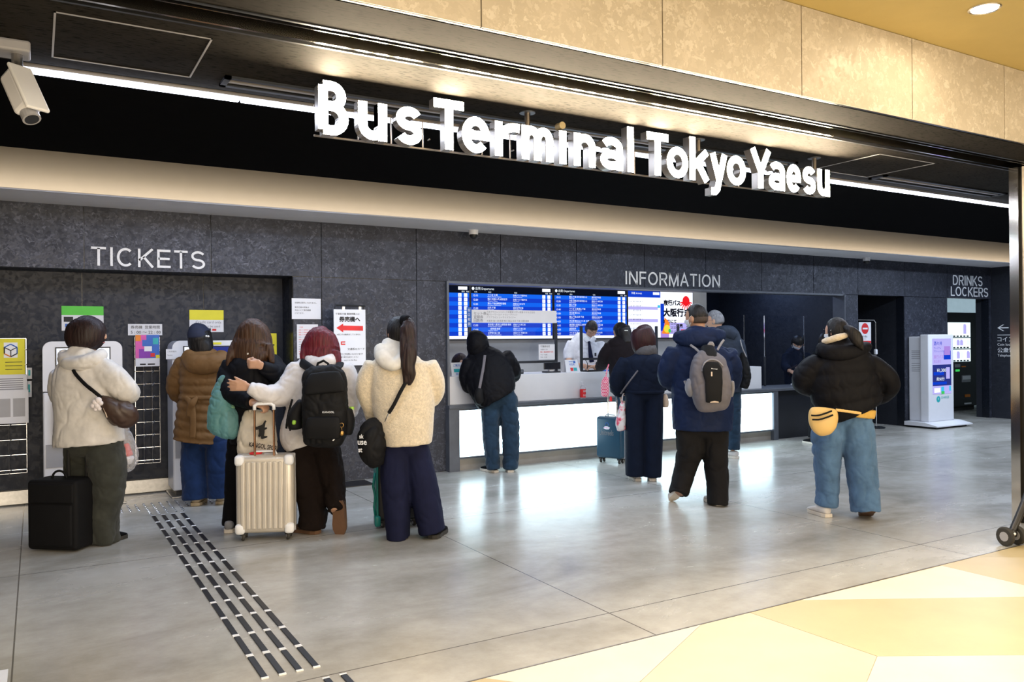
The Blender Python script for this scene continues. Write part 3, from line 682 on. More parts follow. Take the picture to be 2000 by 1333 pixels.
def sheet(name, x0, x1, z0, z1, y, mat, lines, label, cat='notice', group=None, lean=0.0):
    """thin printed sheet facing the hall; lines = (text, material, x fraction, z fraction, height[, bold])"""
    o = thing(name, ((x0 + x1) / 2, y, z0), label, cat, group)
    M().box(x0, x1, y - .0015, y + .0015, z0, z1).obj('paper', o, mat)
    mm = M()
    for L in lines:
        mm.mat(L[1])
        if L[0] == '#': x, z, ww, hh = L[2:6]; mm.box(x0 + x * (x1 - x0), x0 + (x + ww) * (x1 - x0), y - .0028, y - .0016, z0 + z * (z1 - z0), z0 + (z + hh) * (z1 - z0))
        else: mm.text(L[0], (x0 + L[2] * (x1 - x0), y - .0015, z0 + L[3] * (z1 - z0)), L[4], depth=.0012, bold=L[5] if len(L) > 5 else 0.0)
    if mm.v: mm.obj('print', o)
    return o
sheet('notice', 5.258, 5.49, 1.19, 1.377, 8.325, 'paper', [('千葉県内行', 'ink', .1, .80, .028), ('木更津 三井', 'ink_grey', .1, .62, .02), ('鴨川 亀田病院 安房', 'red_ink', .1, .45, .022), ('マザー牧場', 'ink_grey', .1, .28, .02), ('5:00 - 22:00', 'ink_grey', .1, .12, .02)], 'white notice with red middle line on the partition below the banner')
# things lying on the counter
o = thing('payment_terminal', (5.40, 8.28, 1.032), 'small black payment display on a stand on the counter', 'display')
M().rbox(5.285, 5.52, 8.24, 8.262, 1.072, 1.158, .005).obj('screen', o, 'black_board')
M().box(5.37, 5.43, 8.26, 8.30, 1.034, 1.09).obj('stand', o, 'white_plastic'); M().rbox(5.31, 5.51, 8.22, 8.34, 1.033, 1.048, .004).obj('base', o, 'black_plastic')
def leaflet_stand(x0, x1, y, h, label, lines):
    o = thing('leaflet_stand', ((x0 + x1) / 2, y, 1.032), label, 'stand', 'paper stands on the counter')
    m = M(); m.prism([(x0, y, 1.033), (x1, y, 1.033), (x1 - .012, y + .05, 1.033 + h), (x0 + .012, y + .05, 1.033 + h)], (0, .004, 0)); m.obj('front_card', o, 'paper')
    m = M(); m.prism([(x0, y + .11, 1.033), (x1, y + .11, 1.033), (x1 - .012, y + .055, 1.033 + h), (x0 + .012, y + .055, 1.033 + h)], (0, .004, 0)); m.obj('back_card', o, 'paper')
    t = M(); dn = np.array([0, .05, h]); dn /= np.linalg.norm(dn)
    for tx, mt, fx, fz, sz in lines:
        t.mat(mt); p = np.array([x0 + fx * (x1 - x0), y, 1.033]) + dn * fz * h
        if tx == '#': t.prism([p + np.array([0, -.001, 0]), p + np.array([sz[0], -.001, 0]), p + np.array([sz[0], -.001, 0]) + dn * sz[1], p + np.array([0, -.001, 0]) + dn * sz[1]], (0, -.001, 0))
        else: t.text(tx, p, sz, (1, 0, 0), tuple(dn), depth=.002, bold=.006)
    t.obj('print', o)
leaflet_stand(5.575, 5.785, 8.20, .15, 'white folded card stand with payment marks beside the clerk', [('VISA', 'blue_ink', .3, .55, .04), ('#', 'blue_ink', .3, .85, (.06, .008)), ('#', 'red_ink', .33, .1, (.04, .04)), ('#', 'teal_ink', .55, .1, (.05, .04)), ('#', 'blue_ink', .62, .75, (.03, .03))])
leaflet_stand(3.985, 4.165, 8.12, .15, 'white folded leaflet stand at the left end of the counter', [('ご案内', 'blue_ink', .2, .75, .03), ('#', 'teal_ink', .2, .3, (.10, .04)), ('窓口', 'blue_ink', .3, .1, .025)])
leaflet_stand(4.69, 4.86, 8.13, .20, 'white leaflet card right of the person in the black hood', [('#', 'ink_grey', .1, .85, (.12, .012)), ('中', 'ink', .2, .35, .04), ('#', 'grey_plastic', .1, .05, (.13, .03))])
o = thing('card_reader', (4.91, 8.2, 1.032), 'small black card reader on the counter beside the leaflet card', 'card reader')
M().rbox(4.87, 4.945, 8.16, 8.24, 1.033, 1.085, .006).obj('body', o, 'black_plastic'); M().box(4.88, 4.935, 8.158, 8.161, 1.05, 1.078).obj('screen', o, 'grey_frame')
o = thing('microphone', (5.95, 8.28, 1.032), 'thin black desk microphone on the counter before the clerk', 'microphone')
M().cyl((5.95, 8.28, 1.033), (5.95, 8.28, 1.05), .025, 16).obj('base', o, 'black_plastic'); M().tube([(5.95, 8.28, 1.05), (5.95, 8.28, 1.13), (5.94, 8.31, 1.175)], .005, 6).obj('neck', o, 'dark_steel')
o = thing('coin_tray', (5.94, 8.17, 1.032), 'flat black coin tray on the counter under the clerk hands', 'tray')
m = M(); m.rbox(5.83, 6.05, 8.10, 8.26, 1.033, 1.039, .002); m.obj('base', o, 'black_plastic')
m = M(); m.box(5.83, 6.05, 8.10, 8.106, 1.039, 1.05); m.box(5.83, 6.05, 8.254, 8.26, 1.039, 1.05); m.box(5.83, 5.836, 8.10, 8.26, 1.039, 1.05); m.box(6.044, 6.05, 8.10, 8.26, 1.039, 1.05); m.obj('rim', o, 'black_plastic')
o = thing('blue_card_dish', (6.11, 8.16, 1.032), 'small bright blue card dish right of the black coin tray', 'dish')
M().rbox(6.06, 6.165, 8.10, 8.22, 1.033, 1.052, .008).obj('dish', o, 'blue_ink')
o = thing('sanitizer_bottle', (5.67, 7.99, 0.722), 'clear pump bottle with a red label on the counter ledge', 'bottle')
M().tube([(5.67, 7.99, .723), (5.67, 7.99, .85), (5.67, 7.99, .875), (5.67, 7.99, .885)], [.036, .036, .02, .014], 16).obj('bottle', o, 'frosted_bag', smooth=False)
M().tube([(5.67, 7.99, .735), (5.67, 7.99, .835)], .0372, 16, cap=False).obj('label_band', o, 'red_ink')
m = M(); m.cyl((5.67, 7.99, .885), (5.67, 7.99, .92), .006, 8); m.box(5.635, 5.68, 7.984, 7.996, .918, .928); m.obj('pump', o, 'white_plastic')
m = M().mat('sign_white'); m.text('消毒', (5.645, 7.9525, .80), .028, depth=.001); m.text('手指', (5.645, 7.9525, .75), .028, depth=.001); m.obj('print', o)
o = thing('cash_register', (4.0, 8.75, 0.70), 'pale office machine behind the left end of the counter', 'machine')
M().rbox(3.70, 4.05, 8.70, 9.0, .70, 1.10, .01).obj('housing', o, 'white_plastic'); M().box(3.74, 4.01, 8.694, 8.70, .98, 1.06).obj('slot_panel', o, 'black_plastic')
o = thing('back_desk', (6.2, 8.95, 0), 'white back desk of the office behind the counter', 'desk')
M().rbox(4.2, 8.6, 8.95, 9.29, .96, 1.0, .004).obj('desk_top', o, 'white_laminate'); M().box(4.25, 8.55, 9.0, 9.28, 0, .96).obj('cabinet', o, 'white_laminate')

# acrylic guards on the dark desk
def guard(x0, x1, y, z1, label):
    o = thing('acrylic_guard', ((x0 + x1) / 2, y, .722), label, 'guard', 'clear acrylic guards on the dark desk')
    M().box(x0, x1, y - .003, y + .003, .85, z1).obj('clear_pane', o, 'acrylic')
    for x in (x0, x1):
        m = M(); m.rbox(x - .012, x + .012, y - .012, y + .012, .723, 1.16, .003); m.obj('post', o, 'dark_steel')
        M().box(x - .006, x + .006, y - .006, y + .006, 1.16, z1).obj('edge_strip', o, 'chrome')
guard(9.25, 10.10, 8.42, 1.76, 'clear acrylic guard before the masked person in dark clothes')
guard(8.60, 9.18, 8.75, 1.78, 'clear acrylic guard behind the grey haired man')
o = thing('pamphlet_rack', (10.0, 8.36, .722), 'stack of white papers with a wire holder on the dark desk', 'papers')
M().rbox(9.75, 10.15, 8.22, 8.38, .723, .745, .003).obj('papers', o, 'paper')
for k in range(4): M().tube([(9.95 + .02 * k, 8.28, .745), (9.97 + .02 * k, 8.29, .83), (10.02 + .03 * k, 8.30, .90)], .003, 5).obj('wire', o, 'wire')

# ================================================================== TICKET MACHINES
def kiosk(x0, label, scr2=False):
    x1 = x0 + .62; yf, yb = 8.05, 8.40
    o = thing('ticket_machine', ((x0 + x1) / 2, 8.2, 0), label, 'ticket machine', 'white ticket machines in the recess')
    m = M(); m.rbox(x0, x1, yf, yb, .06, 1.01, .012); m.obj('lower_cabinet', o, 'white_plastic')
    # head with rounded top corners
    pr = [(x0, 1.018)] + [(x1, 1.018)] + [(x1 - .07 + .07 * cos(a), 1.38 + .07 * sin(a)) for a in np.linspace(0, pi / 2, 7)] + [(x0 + .07 + .07 * cos(a), 1.38 + .07 * sin(a)) for a in np.linspace(pi / 2, pi, 7)]
    m = M(); m.prism([(x, yf, z) for x, z in pr], (0, .33, 0)); fin(m.obj('head', o, 'white_plastic'))
    m = M(); m.box(x0 + .095, x1 - .095, yf - .004, yf, 1.05, 1.40); m.obj('screen_bezel', o, 'black_plastic')
    sc = M().mat('screen_white'); xa, xb = x0 + .105, x1 - .105
    if scr2:
        sc.quad((xa, yf - .006, 1.06), (xa + .24, yf - .006, 1.06), (xa + .24, yf - .006, 1.39), (xa, yf - .006, 1.39)); sc.mat('screen_deep').quad((xa + .24, yf - .006, 1.06), (xb, yf - .006, 1.06), (xb, yf - .006, 1.39), (xa + .24, yf - .006, 1.39))
        sc.mat('screen_cyan').quad((xa + .02, yf - .007, 1.3), (xa + .2, yf - .007, 1.3), (xa + .2, yf - .007, 1.34), (xa + .02, yf - .007, 1.34))
    else:
        sc.quad((xa, yf - .006, 1.06), (xb, yf - .006, 1.06), (xb, yf - .006, 1.39), (xa, yf - .006, 1.39))
        sc.mat('screen_violet')
        for k in range(3): sc.quad((xa + .02, yf - .007, 1.28 - .08 * k), (xb - .02, yf - .007, 1.28 - .08 * k), (xb - .02, yf - .007, 1.285 - .08 * k), (xa + .02, yf - .007, 1.285 - .08 * k))
        sc.mat('screen_cyan')
        for k in range(3): sc.text(('大人', '小人', '回数券')[k], (xa + .05, yf - .006, 1.30 - .08 * k), .03, depth=.002)
        sc.mat('screen_ink'); sc.text('現金専用 券売機', (xa + .02, yf - .006, 1.355), .026, depth=.002)
    sc.obj('screen', o)
    m = M(); m.rbox(x0 + .08, x1 - .08, yf - .05, yf, .56, .985, .012); m.obj('payment_panel', o, 'white_plastic')
    m = M().mat('black_plastic'); m.cyl((x0 + .16, yf - .052, .89), (x0 + .16, yf - .045, .89), .018, 16); m.box(x0 + .13, x0 + .30, yf - .054, yf - .048, .66, .70); m.box(x0 + .35, x0 + .5, yf - .054, yf - .048, .80, .83)
    m.mat('screen_white').box(x0 + .13, x0 + .25, yf - .0545, yf - .049, .585, .63); m.mat('grey_plastic').box(x0 + .11, x0 + .19, yf - .053, yf - .048, .80, .82); m.obj('slots', o)
    M().box(x0 + .02, x1 - .02, yf - .006, yf + .002, .36, .56).obj('outlet_panel', o, 'grey_plastic')
    M().rbox(x0 + .03, x1 - .03, yf + .02, yb - .03, .015, .06, .004).obj('base', o, 'black_plastic'); M().rbox(x0 - .02, x1 + .02, yf - .06, yb, .002, .016, .003).obj('floor_plate', o, 'brushed_steel')
    return o
kiosk(.048, 'white ticket machine with a lit screen under the green sign')
k2 = kiosk(1.085, 'white ticket machine with a half dark screen under the yellow sign', True)
M().box(1.36, 1.52, 8.045, 8.049, 1.412, 1.432).obj('sticker', k2, 'yellow_paper')
sheet('notice', .203, .545, 1.55, 1.775, 8.436, 'paper', [('#', 'green_paper', 0, .63, 1, .37), ('現 金 専 用', 'ink', .14, .72, .052, .006), ('#', 'ink', .05, .36, .22, .2), ('#', 'blue_ink', .08, .14, .2, .14), ('Cash only', 'ink_grey', .40, .3, .05)], 'green and white cash only sign above the left ticket machine')
sheet('notice', 1.296, 1.616, 1.534, 1.752, 8.436, 'paper', [('#', 'yellow_paper', 0, .56, 1, .44), ('クレジット', 'ink', .03, .82, .034, .005), ('カード専用', 'ink', .42, .65, .036, .005), ('Credit card only.', 'ink_grey', .18, .40, .036), ('Cash cannot be used', 'ink_grey', .08, .22, .031), ('#', 'ink', .52, .06, .10, .11), ('#', 'red_ink', .66, .06, .12, .09)], 'yellow and white credit card only sign above the right ticket machine')
sheet('notice', .75, 1.049, 1.505, 1.613, 8.436, 'paper', [('券売機  営業時間', 'ink', .08, .60, .034, .003), ('5 : 00 ～ 22 : 00', 'ink', .08, .14, .040, .003)], 'white ticket machine hours notice 5:00 to 22:00 between the two machines')
sheet('notice', 1.03, 1.155, 1.28, 1.372, 8.04, 'paper', [('ご利用案内', 'ink_grey', .1, .7, .016), ('Notice', 'ink_grey', .1, .35, .016)], 'small white card stuck at the left edge of the right ticket machine')
sheet('notice', 2.186, 2.478, 1.656, 1.862, 8.026, 'paper', [('往復券は販売しておりません', 'ink', .1, .76, .017, .003), ('東京方面の特急は', 'ink', .1, .54, .018, .003), ('先払いにて車内精算', 'ink', .1, .40, .018, .003), ('となります。', 'ink', .1, .26, .018)], 'white landscape notice high on the wall right of the recess')
sheet('notice', 2.235, 2.448, 1.265, 1.604, 8.026, 'paper', [('ご注意', 'red_ink', .1, .9, .014)] + [('高速バス 乗車券 払戻 運賃', RNG.choice(['red_ink', 'ink_grey']), .08, .82 - .07 * k, .013) for k in range(11)], 'tall white notice with red lines behind the red haired woman')

# wire leaflet racks on the recess wall
def rack(x0, x1, z0, z1, y, label, rows):
    o = thing('leaflet_rack', ((x0 + x1) / 2, y, z0), label, 'rack', 'wire leaflet racks on the recess wall')
    m = M()
    for x in (x0, x1): m.tube([(x, y, z0), (x, y, z1)], .005, 6)
    for f in (.33, .67): m.tube([(x0 + f * (x1 - x0), y - .03, z0), (x0 + f * (x1 - x0), y - .03, z1)], .003, 5)
    for z in (z0, z1): m.tube([(x0, y, z), (x1, y, z)], .005, 6)
    m.obj('frame', o, 'wire')
    for k in range(rows):
        z = z0 + .03 + (z1 - z0) * k / rows
        p = M(); p.tube([(x0, y, z), (x0, y - .035, z + .004), (x1, y - .035, z + .004), (x1, y, z)], .004, 6)
        for f in (.33, .67): p.tube([(x0 + f * (x1 - x0) + .02, y - .036, z + .012), (x0 + f * (x1 - x0), y - .04, z - .012)], .004, 5)
        p.obj('shelf_wire', o, 'wire')
    return o
rack(.805, 1.018, .29, 1.49, 8.40, 'wire leaflet rack below the opening hours notice', 10)
rack(-.48, -.076, .29, 1.48, 8.40, 'wire leaflet rack at the left edge holding the yellow leaflet', 9)
def leaf(x0, x1, z0, z1, y, mat, label, build, back=.012):
    o = thing('leaflet', ((x0 + x1) / 2, y, z0), label, 'leaflet'); M().box(x0, x1, y, y + back, z0, z1).obj('sheets', o, mat)
    m = M(); build(m, x0, x1, z0, z1, y - .0012); 
    if m.v: m.obj('print', o)
def bx(m, mat, x0, x1, z0, z1, y, a, b, c, d, k=0): m.mat(mat).box(x0 + a * (x1 - x0), x0 + b * (x1 - x0), y - .0004 * k, y + .001, z0 + c * (z1 - z0), z0 + d * (z1 - z0))
def pink(m, *g):
    bx(m, 'pink_print', *g, 0, .45, .26, 1); bx(m, 'blue_ink', *g, .45, 1, .26, 1); bx(m, 'purple_print', *g, .14, .62, .26, .55, 1); bx(m, 'sign_white', *g, .36, .68, .48, .68, 2); bx(m, 'blue_ink', *g, .28, .70, .64, .84, 3); bx(m, 'orange_ink', *g, .0, .22, .80, 1, 1); bx(m, 'red_ink', *g, .62, .80, .30, .42, 4); bx(m, 'yellow_paper', *g, .84, 1, .26, .36, 3); bx(m, 'teal_ink', *g, .72, .95, .7, .9, 3)
    bx(m, 'ink', *g, .18, .42, .05, .09, 1); bx(m, 'ink', *g, .5, .8, .05, .09, 1)
leaf(.806, 1.014, 1.21, 1.508, 8.355, 'paper', 'pink and blue illustrated leaflet standing in the wire rack', pink)
def yel(m, *g):
    bx(m, 'sign_white', *g, .36, .78, .52, .90, 1)
    x0, x1, z0, z1, y = g; c = np.array([x0 + .57 * (x1 - x0), y - .001, z0 + .70 * (z1 - z0)]); r = .055
    for a, mt in ((30, 'blue_ink'), (90, 'blue_ink'), (150, 'ink'), (210, 'orange_ink'), (270, 'ink'), (330, 'blue_ink')):
        p = c + r * np.array([cos(radians(a)), 0, sin(radians(a))]); p2 = c + r * np.array([cos(radians(a + 60)), 0, sin(radians(a + 60))]); m.mat(mt).tube([p, p2], .005, 5)
    for a in (30, 150, 270): m.mat('ink').tube([c, c + r * np.array([cos(radians(a)), 0, sin(radians(a))])], .004, 5)
    for k in range(3): bx(m, 'ink', *g, .40, .92, .40 - .09 * k, .415 - .09 * k, 1)
    bx(m, 'paper', *g, 0, 1, 0, .10, 1); bx(m, 'ink', *g, .55, .9, .03, .08, 2); bx(m, 'paper', *g, 0, .2, .1, .42, 2)
leaf(-.33, -.085, 1.13, 1.48, 8.345, 'yellow_paper', 'bright yellow leaflet with a white cube mark at the left edge', yel)
def gry(m, *g):
    for k in range(6): bx(m, 'ink_grey', *g, .08, .9, .80 - .1 * k, .84 - .1 * k, 1)
leaf(-.36, -.07, .98, 1.16, 8.32, 'paper', 'white printed leaflets under the yellow leaflet', gry)
leaf(-.38, -.06, .74, 1.03, 8.29, 'paper', 'lowest white leaflets in the left rack with grey columns of print', lambda m, *g: (bx(m, 'grey_plastic', *g, .3, .58, .2, .75, 1), bx(m, 'grey_plastic', *g, .64, .92, .2, .75, 1)))
leaf(-.075, -.035, .96, 1.10, 8.385, 'paper', 'lower narrow pale tag hanging at the right side of the left rack', lambda m, *g: bx(m, 'teal_ink', *g, .3, .7, .3, .8, 1), .003)
leaf(-.072, -.032, 1.12, 1.22, 8.385, 'paper', 'upper narrow pale tag hanging at the right side of the left rack', lambda m, *g: bx(m, 'teal_ink', *g, .3, .7, .3, .8, 1), .003)
leaf(2.00, 2.12, 1.24, 1.52, 8.36, 'yellow_paper', 'slim yellow leaflet on the recess wall right of the long haired woman', lambda m, *g: bx(m, 'ink', *g, .2, .8, .55, .6, 1))

# ================================================================== STANDS AND MACHINES
o = thing('sign_stand', (2.54, 7.8, 0), 'black floor stand holding a white sign with a red left arrow', 'sign stand')
m = M(); m.box(2.47, 2.90, 7.66, 7.97, .0, .008); m.obj('base_plate', o, 'black_plastic')
m = M(); m.tube([(2.555, 7.80, .008), (2.545, 7.80, 1.74), (2.56, 7.80, 1.79), (2.86, 7.80, 1.785)], .009, 8); m.tube([(2.85, 7.80, 1.785), (2.85, 7.80, 1.73)], .007, 6); m.obj('pole', o, 'black_plastic')
pn = M(); pn.rbox(2.530, 2.858, 7.775, 7.783, 1.19, 1.748, .002); pn = pn.obj('panel', o, 'paper')
for x in (2.63, 2.80): M().box(x - .012, x + .012, 7.770, 7.788, 1.738, 1.775).obj('clip', o, 'chrome')
t = M().mat('ink'); y = 7.774; t.text('千葉県方面 乗車券購入は', (2.548, y, 1.695), .022); t.text('券売機へ', (2.585, y, 1.625), w=.213, h=.050, bold=.003, depth=.001, fat=.003)
t.text('※窓口では販売をしていません', (2.56, y, 1.492), .018); t.text('交通系ICカード', (2.668, y, 1.345), .026, bold=.002); t.text('でご利用いただけます', (2.60, y, 1.295), .023); t.text('お乗り場でお並びください', (2.58, y, 1.268), .017); t.text('You can use it in the Bus.', (2.56, y, 1.238), .02)
t.mat('red_ink'); t.prism([(2.555, y, 1.565), (2.625, y, 1.607), (2.625, y, 1.588), (2.83, y, 1.584), (2.83, y, 1.536), (2.625, y, 1.540), (2.625, y, 1.52)], (0, -.001, 0)); t.prism([(2.60, y, 1.43), (2.645, y, 1.43), (2.645, y, 1.42), (2.61, y, 1.42), (2.61, y, 1.408), (2.645, y, 1.408), (2.645, y, 1.396), (2.60, y, 1.396)], (0, -.001, 0))
t.obj('print', o)

o = thing('no_entry_stand', (11.2, 8.25, 0), 'chrome pole stand with a red no entry sign before the dark niche', 'sign stand')
m = M(); m.tube([(10.95, 8.12, 1.66), (10.97, 8.12, 1.70), (11.36, 8.12, 1.70), (11.40, 8.12, 1.66), (11.40, 8.12, .02)], .009, 8); m.obj('pole', o, 'chrome')
M().cyl((11.40, 8.12, 0), (11.40, 8.12, .018), .13, 24).obj('base_plate', o, 'dark_steel'); M().rbox(11.375, 11.425, 8.10, 8.14, 1.16, 1.24, .01).obj('height_knob', o, 'white_plastic')
M().box(10.965, 11.255, 8.098, 8.104, 1.335, 1.665).obj('panel', o, 'paper')
t = M().mat('red_ink'); t.add([(11.11 + .085 * cos(g * pi / 16), 8.096, 1.565 + .085 * sin(g * pi / 16)) for g in range(32)], [tuple(range(32))]); t.box(10.97, 11.25, 8.095, 8.098, 1.34, 1.375)
t.mat('sign_white').box(11.05, 11.17, 8.094, 8.0965, 1.553, 1.578); t.mat('ink'); t.text('進入禁止', (11.04, 8.097, 1.43), .032, bold=.004); t.text('No entry', (11.05, 8.097, 1.40), .022); t.obj('print', o)

# digital signage totem
tx0, tx1, tyf, tyb = 12.05, 12.72, 7.66, 7.80
o = thing('signage_totem', (12.4, 7.73, 0), 'tall white digital signage totem with a violet lit screen', 'totem')
M().rbox(tx0, tx1, tyf, tyb, .09, 1.465, .012).obj('cabinet', o, 'white_plastic'); M().rbox(tx0 + .04, tx1 - .04, tyb, tyb + .22, .09, 1.435, .012).obj('rear_cabinet', o, 'white_plastic')
m = M(); m.prism([(tx0 - .12, 7.45, .03), (tx0 - .12, 8.00, .03), (tx0 - .12, 8.00, .09), (tx0 - .12, tyf, .09), (tx0 - .12, 7.45, .045)], (.95, 0, 0)); fin(m.obj('foot', o, 'white_plastic'))
M().box(tx0 - .08, tx1 + .07, 7.50, 7.97, .0, .031).obj('foot_pad', o, 'black_plastic')
s = M(); y = tyf - .003; xa, xb = tx0 + .10, tx1 - .075; zt, zb = 1.40, .52
def q(mat, a, b, c, d, k=0): s.mat(mat).quad((xa + a * (xb - xa), y - k, zb + c * (zt - zb)), (xa + b * (xb - xa), y - k, zb + c * (zt - zb)), (xa + b * (xb - xa), y - k, zb + d * (zt - zb)), (xa + a * (xb - xa), y - k, zb + d * (zt - zb)))
q('screen_violet', 0, 1, 0, 1); q('screen_deep', 0, 1, .15, .53, .001); q('screen_blue', .05, .6, .34, .40, .002); q('screen_blue', .0, .75, .17, .22, .002); q('screen_violet', .72, .92, .27, .48, .002); q('screen_cyan', .45, .60, .02, .13, .002); q('screen_green', .45, .62, .0, .05, .003); q('screen_white', .08, .40, .03, .11, .002); q('screen_blue', .60, .98, .62, .78, .001); q('screen_purple', .62, .95, .70, .86, .0015); q('screen_cyan', .88, .98, .05, .14, .002)
s.obj('screen', o)
t = M(); t.mat('screen_blue'); t.text('酒々井', (xa + .03, y, 1.29), w=.22, h=.065, depth=.003, bold=.01); t.text('プレミアム', (xa + .03, y, 1.235), .04, depth=.003); t.text('アウトレット行き', (xa + .03, y, 1.185), .036, depth=.003); t.mat('screen_purple'); t.text('直行バス', (xa + .03, y, 1.085), w=.26, h=.055, depth=.003, bold=.01); t.text('毎日運行', (xa + .03, y, 1.02), .05, depth=.003)
t.mat('screen_text'); t.text('¥1,300', (xa + .11, y, .86), w=.24, h=.065, depth=.003, bold=.008); t.text('約50分', (xa + .10, y, .73), w=.21, h=.06, depth=.003, bold=.008); t.obj('screen_lettering', o)
t = M().mat('teal_ink'); t.add([(tx0 + .25 + .05 * cos(g * pi / 12), tyf - .002, .44 + .05 * sin(g * pi / 12)) for g in range(24)], [tuple(range(24))]); t.text('CHARGE', (tx0 + .32, tyf, .445), .055, depth=.002); t.mat('sign_white').text('+', (tx0 + .23, tyf - .002, .42), .07, depth=.002); t.obj('logo', o)
m = M()
for g0 in (.88, 1.08):
    for k in range(5): m.box(tx0 + .038, tx0 + .041, tyb + .03, tyb + .17, g0 + .03 * k, g0 + .03 * k + .01)
m.obj('vent_slits', o, 'grey_plastic')

# vending machine inside the doorway
o = thing('vending_machine', (15.4, 9.55, 0), 'dark vending machine with three lit product rows in the doorway', 'vending machine')
vx0, vx1, vy = 14.87, 15.89, 9.10
M().rbox(vx0, vx1, vy, vy + .7, .08, 1.90, .02).obj('cabinet', o, 'black_plastic'); M().box(vx0 + .03, vx1 - .03, vy + .05, vy + .65, 0, .08).obj('base', o, 'rubber')
for k, (a, b) in enumerate(((1.42, 1.70), (1.20, 1.40), (.95, 1.18))):
    f = M(); f.box(vx0 + .06, vx1 - .25, vy - .02, vy, a, b); f = f.obj('product_window', o, 'vending_glow')
    c = M()
    for j in range(6):
        x = vx0 + .12 + j * .11; c.mat(RNG.choice(['screen_white', 'screen_text', 'screen_violet', 'screen_white'])); c.tube([(x, vy - .03, a + .06), (x, vy - .03, b - .06), (x, vy - .03, b - .03)], [.03, .03, .015], 10)
        c.mat('black_plastic').box(x - .03, x + .02, vy - .034, vy - .018, a + .005, a + .03)
    c.obj('products', o)
for nm, mt, x0, x1, z0, z1 in (('coin_slot', 'screen_green', .3, .42, .76, .80), ('lamp', 'screen_green', .12, .2, .87, .89), ('price_display', 'grey_plastic', .28, .44, .84, .90), ('bill_slot', 'grey_plastic', .50, .78, .55, .68), ('label', 'sign_white', .52, .78, .60, .67), ('label', 'orange_ink', .60, .76, .26, .31), ('label', 'orange_ink', .50, .62, .84, .86), ('label', 'sign_white', .58, .80, .12, .15)):
    M().box(vx0 + x0, vx0 + x1, vy - .014 if nm == 'label' else vy - .011, vy, z0, z1).obj(nm, o, mt)
o = thing('vending_machine', (16.4, 9.55, 0), 'second dark machine right of the lit vending machine', 'vending machine')
M().rbox(15.91, 16.8, 9.12, 9.8, .08, 1.85, .02).obj('cabinet', o, 'black_plastic'); M().box(15.96, 16.4, 9.115, 9.12, 1.0, 1.6).obj('product_window', o, 'grey_frame')

# security cameras
o = thing('security_camera', (-.02, 4.05, ZC), 'white box security camera on a ceiling bracket at the left edge', 'camera')
M().rbox(-.20, -.01, 4.02, 4.16, ZC - .05, ZC, .01).obj('ceiling_mount', o, 'grey_plastic')
M().tube([(-.06, 4.08, ZC - .05), (-.06, 4.06, ZC - .13), (-.055, 4.05, ZC - .17)], .022, 12).obj('bracket', o, 'brushed_steel')
A_ = np.array([.30, -.42, -.86]); A_ /= np.linalg.norm(A_); B_ = np.cross(A_, [0, 0, 1]); B_ /= np.linalg.norm(B_); C_ = np.cross(B_, A_)
c0 = np.array([-.075, 4.06, ZC - .145])
def cf(q): return tuple(c0 + A_ * q[0] + B_ * q[1] + C_ * q[2])
M().rbox(0, .20, -.045, .045, -.04, .045, .016, xf=cf).obj('housing', o, 'white_plastic'); M().rbox(-.01, .225, -.052, .052, .040, .056, .006, xf=cf).obj('sun_shield', o, 'sign_white')
m = M(); m.cyl(cf((.19, 0, -.005)), cf((.235, 0, -.005)), .036, 18); m.obj('lens_hood', o, 'grey_plastic'); M().cyl(cf((.230, 0, -.005)), cf((.2365, 0, -.005)), .028, 18).obj('lens', o, 'black_plastic')
for x, yy, lb in ((4.13, 7.85, 'small dome camera under the pale bulkhead left of the screens'), (10.86, 7.88, 'small white dome camera under the pale bulkhead near the dark niche')):
    o = thing('dome_camera', (x, yy, 2.64), lb, 'camera')
    M().tube([(x, yy, 2.641), (x, yy, 2.585)], [.055, .05], 20).obj('housing', o, 'white_plastic'); M().ell((x, yy, 2.588), (.046, .046, .05)).obj('dome', o, 'black_plastic', smooth=True)
o = thing('downlight', (4.45, 2.49, 3.205), 'recessed round downlight in the yellow concourse ceiling', 'downlight')
M().tube([(4.45 + .075 * cos(a), 2.49 + .075 * sin(a), 3.203) for a in np.linspace(0, 2 * pi, 25)[:-1]], .008, 6, closed=True).obj('trim_ring', o, 'chrome'); M().cyl((4.45, 2.49, 3.2), (4.45, 2.49, 3.204), .066, 20).obj('lamp', o, 'letter_glow')

# ================================================================== FLOOR MARKINGS
ORD = ['nearest the wall', 'second from the wall', 'third from the wall', 'fourth from the wall', 'fifth from the wall', 'sixth from the wall', 'seventh from the wall', 'eighth from the wall', 'ninth from the wall', 'tenth from the wall', 'eleventh from the wall', 'twelfth from the wall', 'thirteenth from the wall', 'fourteenth from the wall', 'fifteenth from the wall', 'sixteenth from the wall']
def tact(x, y0, y1, label):
    o = thing('tactile_bar', (x, (y0 + y1) / 2, 0), label, 'tactile bar', 'tactile guide bars on the floor')
    M().rbox(x - .014, x + .014, y0 + .012, y1 - .012, -.001, .006, .002).obj('insert', o, 'black_plastic')
    for a, b in ((y0, y0 + .012), (y1 - .012, y1)): M().rbox(x - .016, x + .016, a, b, -.001, .0065, .0015).obj('end_cap', o, 'sign_white')
    return o
proto = None
for i in range(4):
    x = .825 + i * .074; nm = ('left outer', 'left inner', 'right inner', 'right outer')[i]
    for k in range(13):
        y1 = 7.28 - k * .292; y0 = y1 - .286
        lb = 'dark tactile bar %s in the %s row' % (ORD[k], nm)
        if proto is None: proto = tact(x, y0, y1, lb)
        else:
            c = copy_tree(proto); c.location = (x, (y0 + y1) / 2, 0); c['label'] = lb
for i, x in enumerate((1.045, 1.12)):
    c = copy_tree(proto); c.location = (x, 3.22, 0); c['label'] = ('left', 'right')[i] + ' of the two tactile bars at the bottom edge past the floor joint'
proto = None
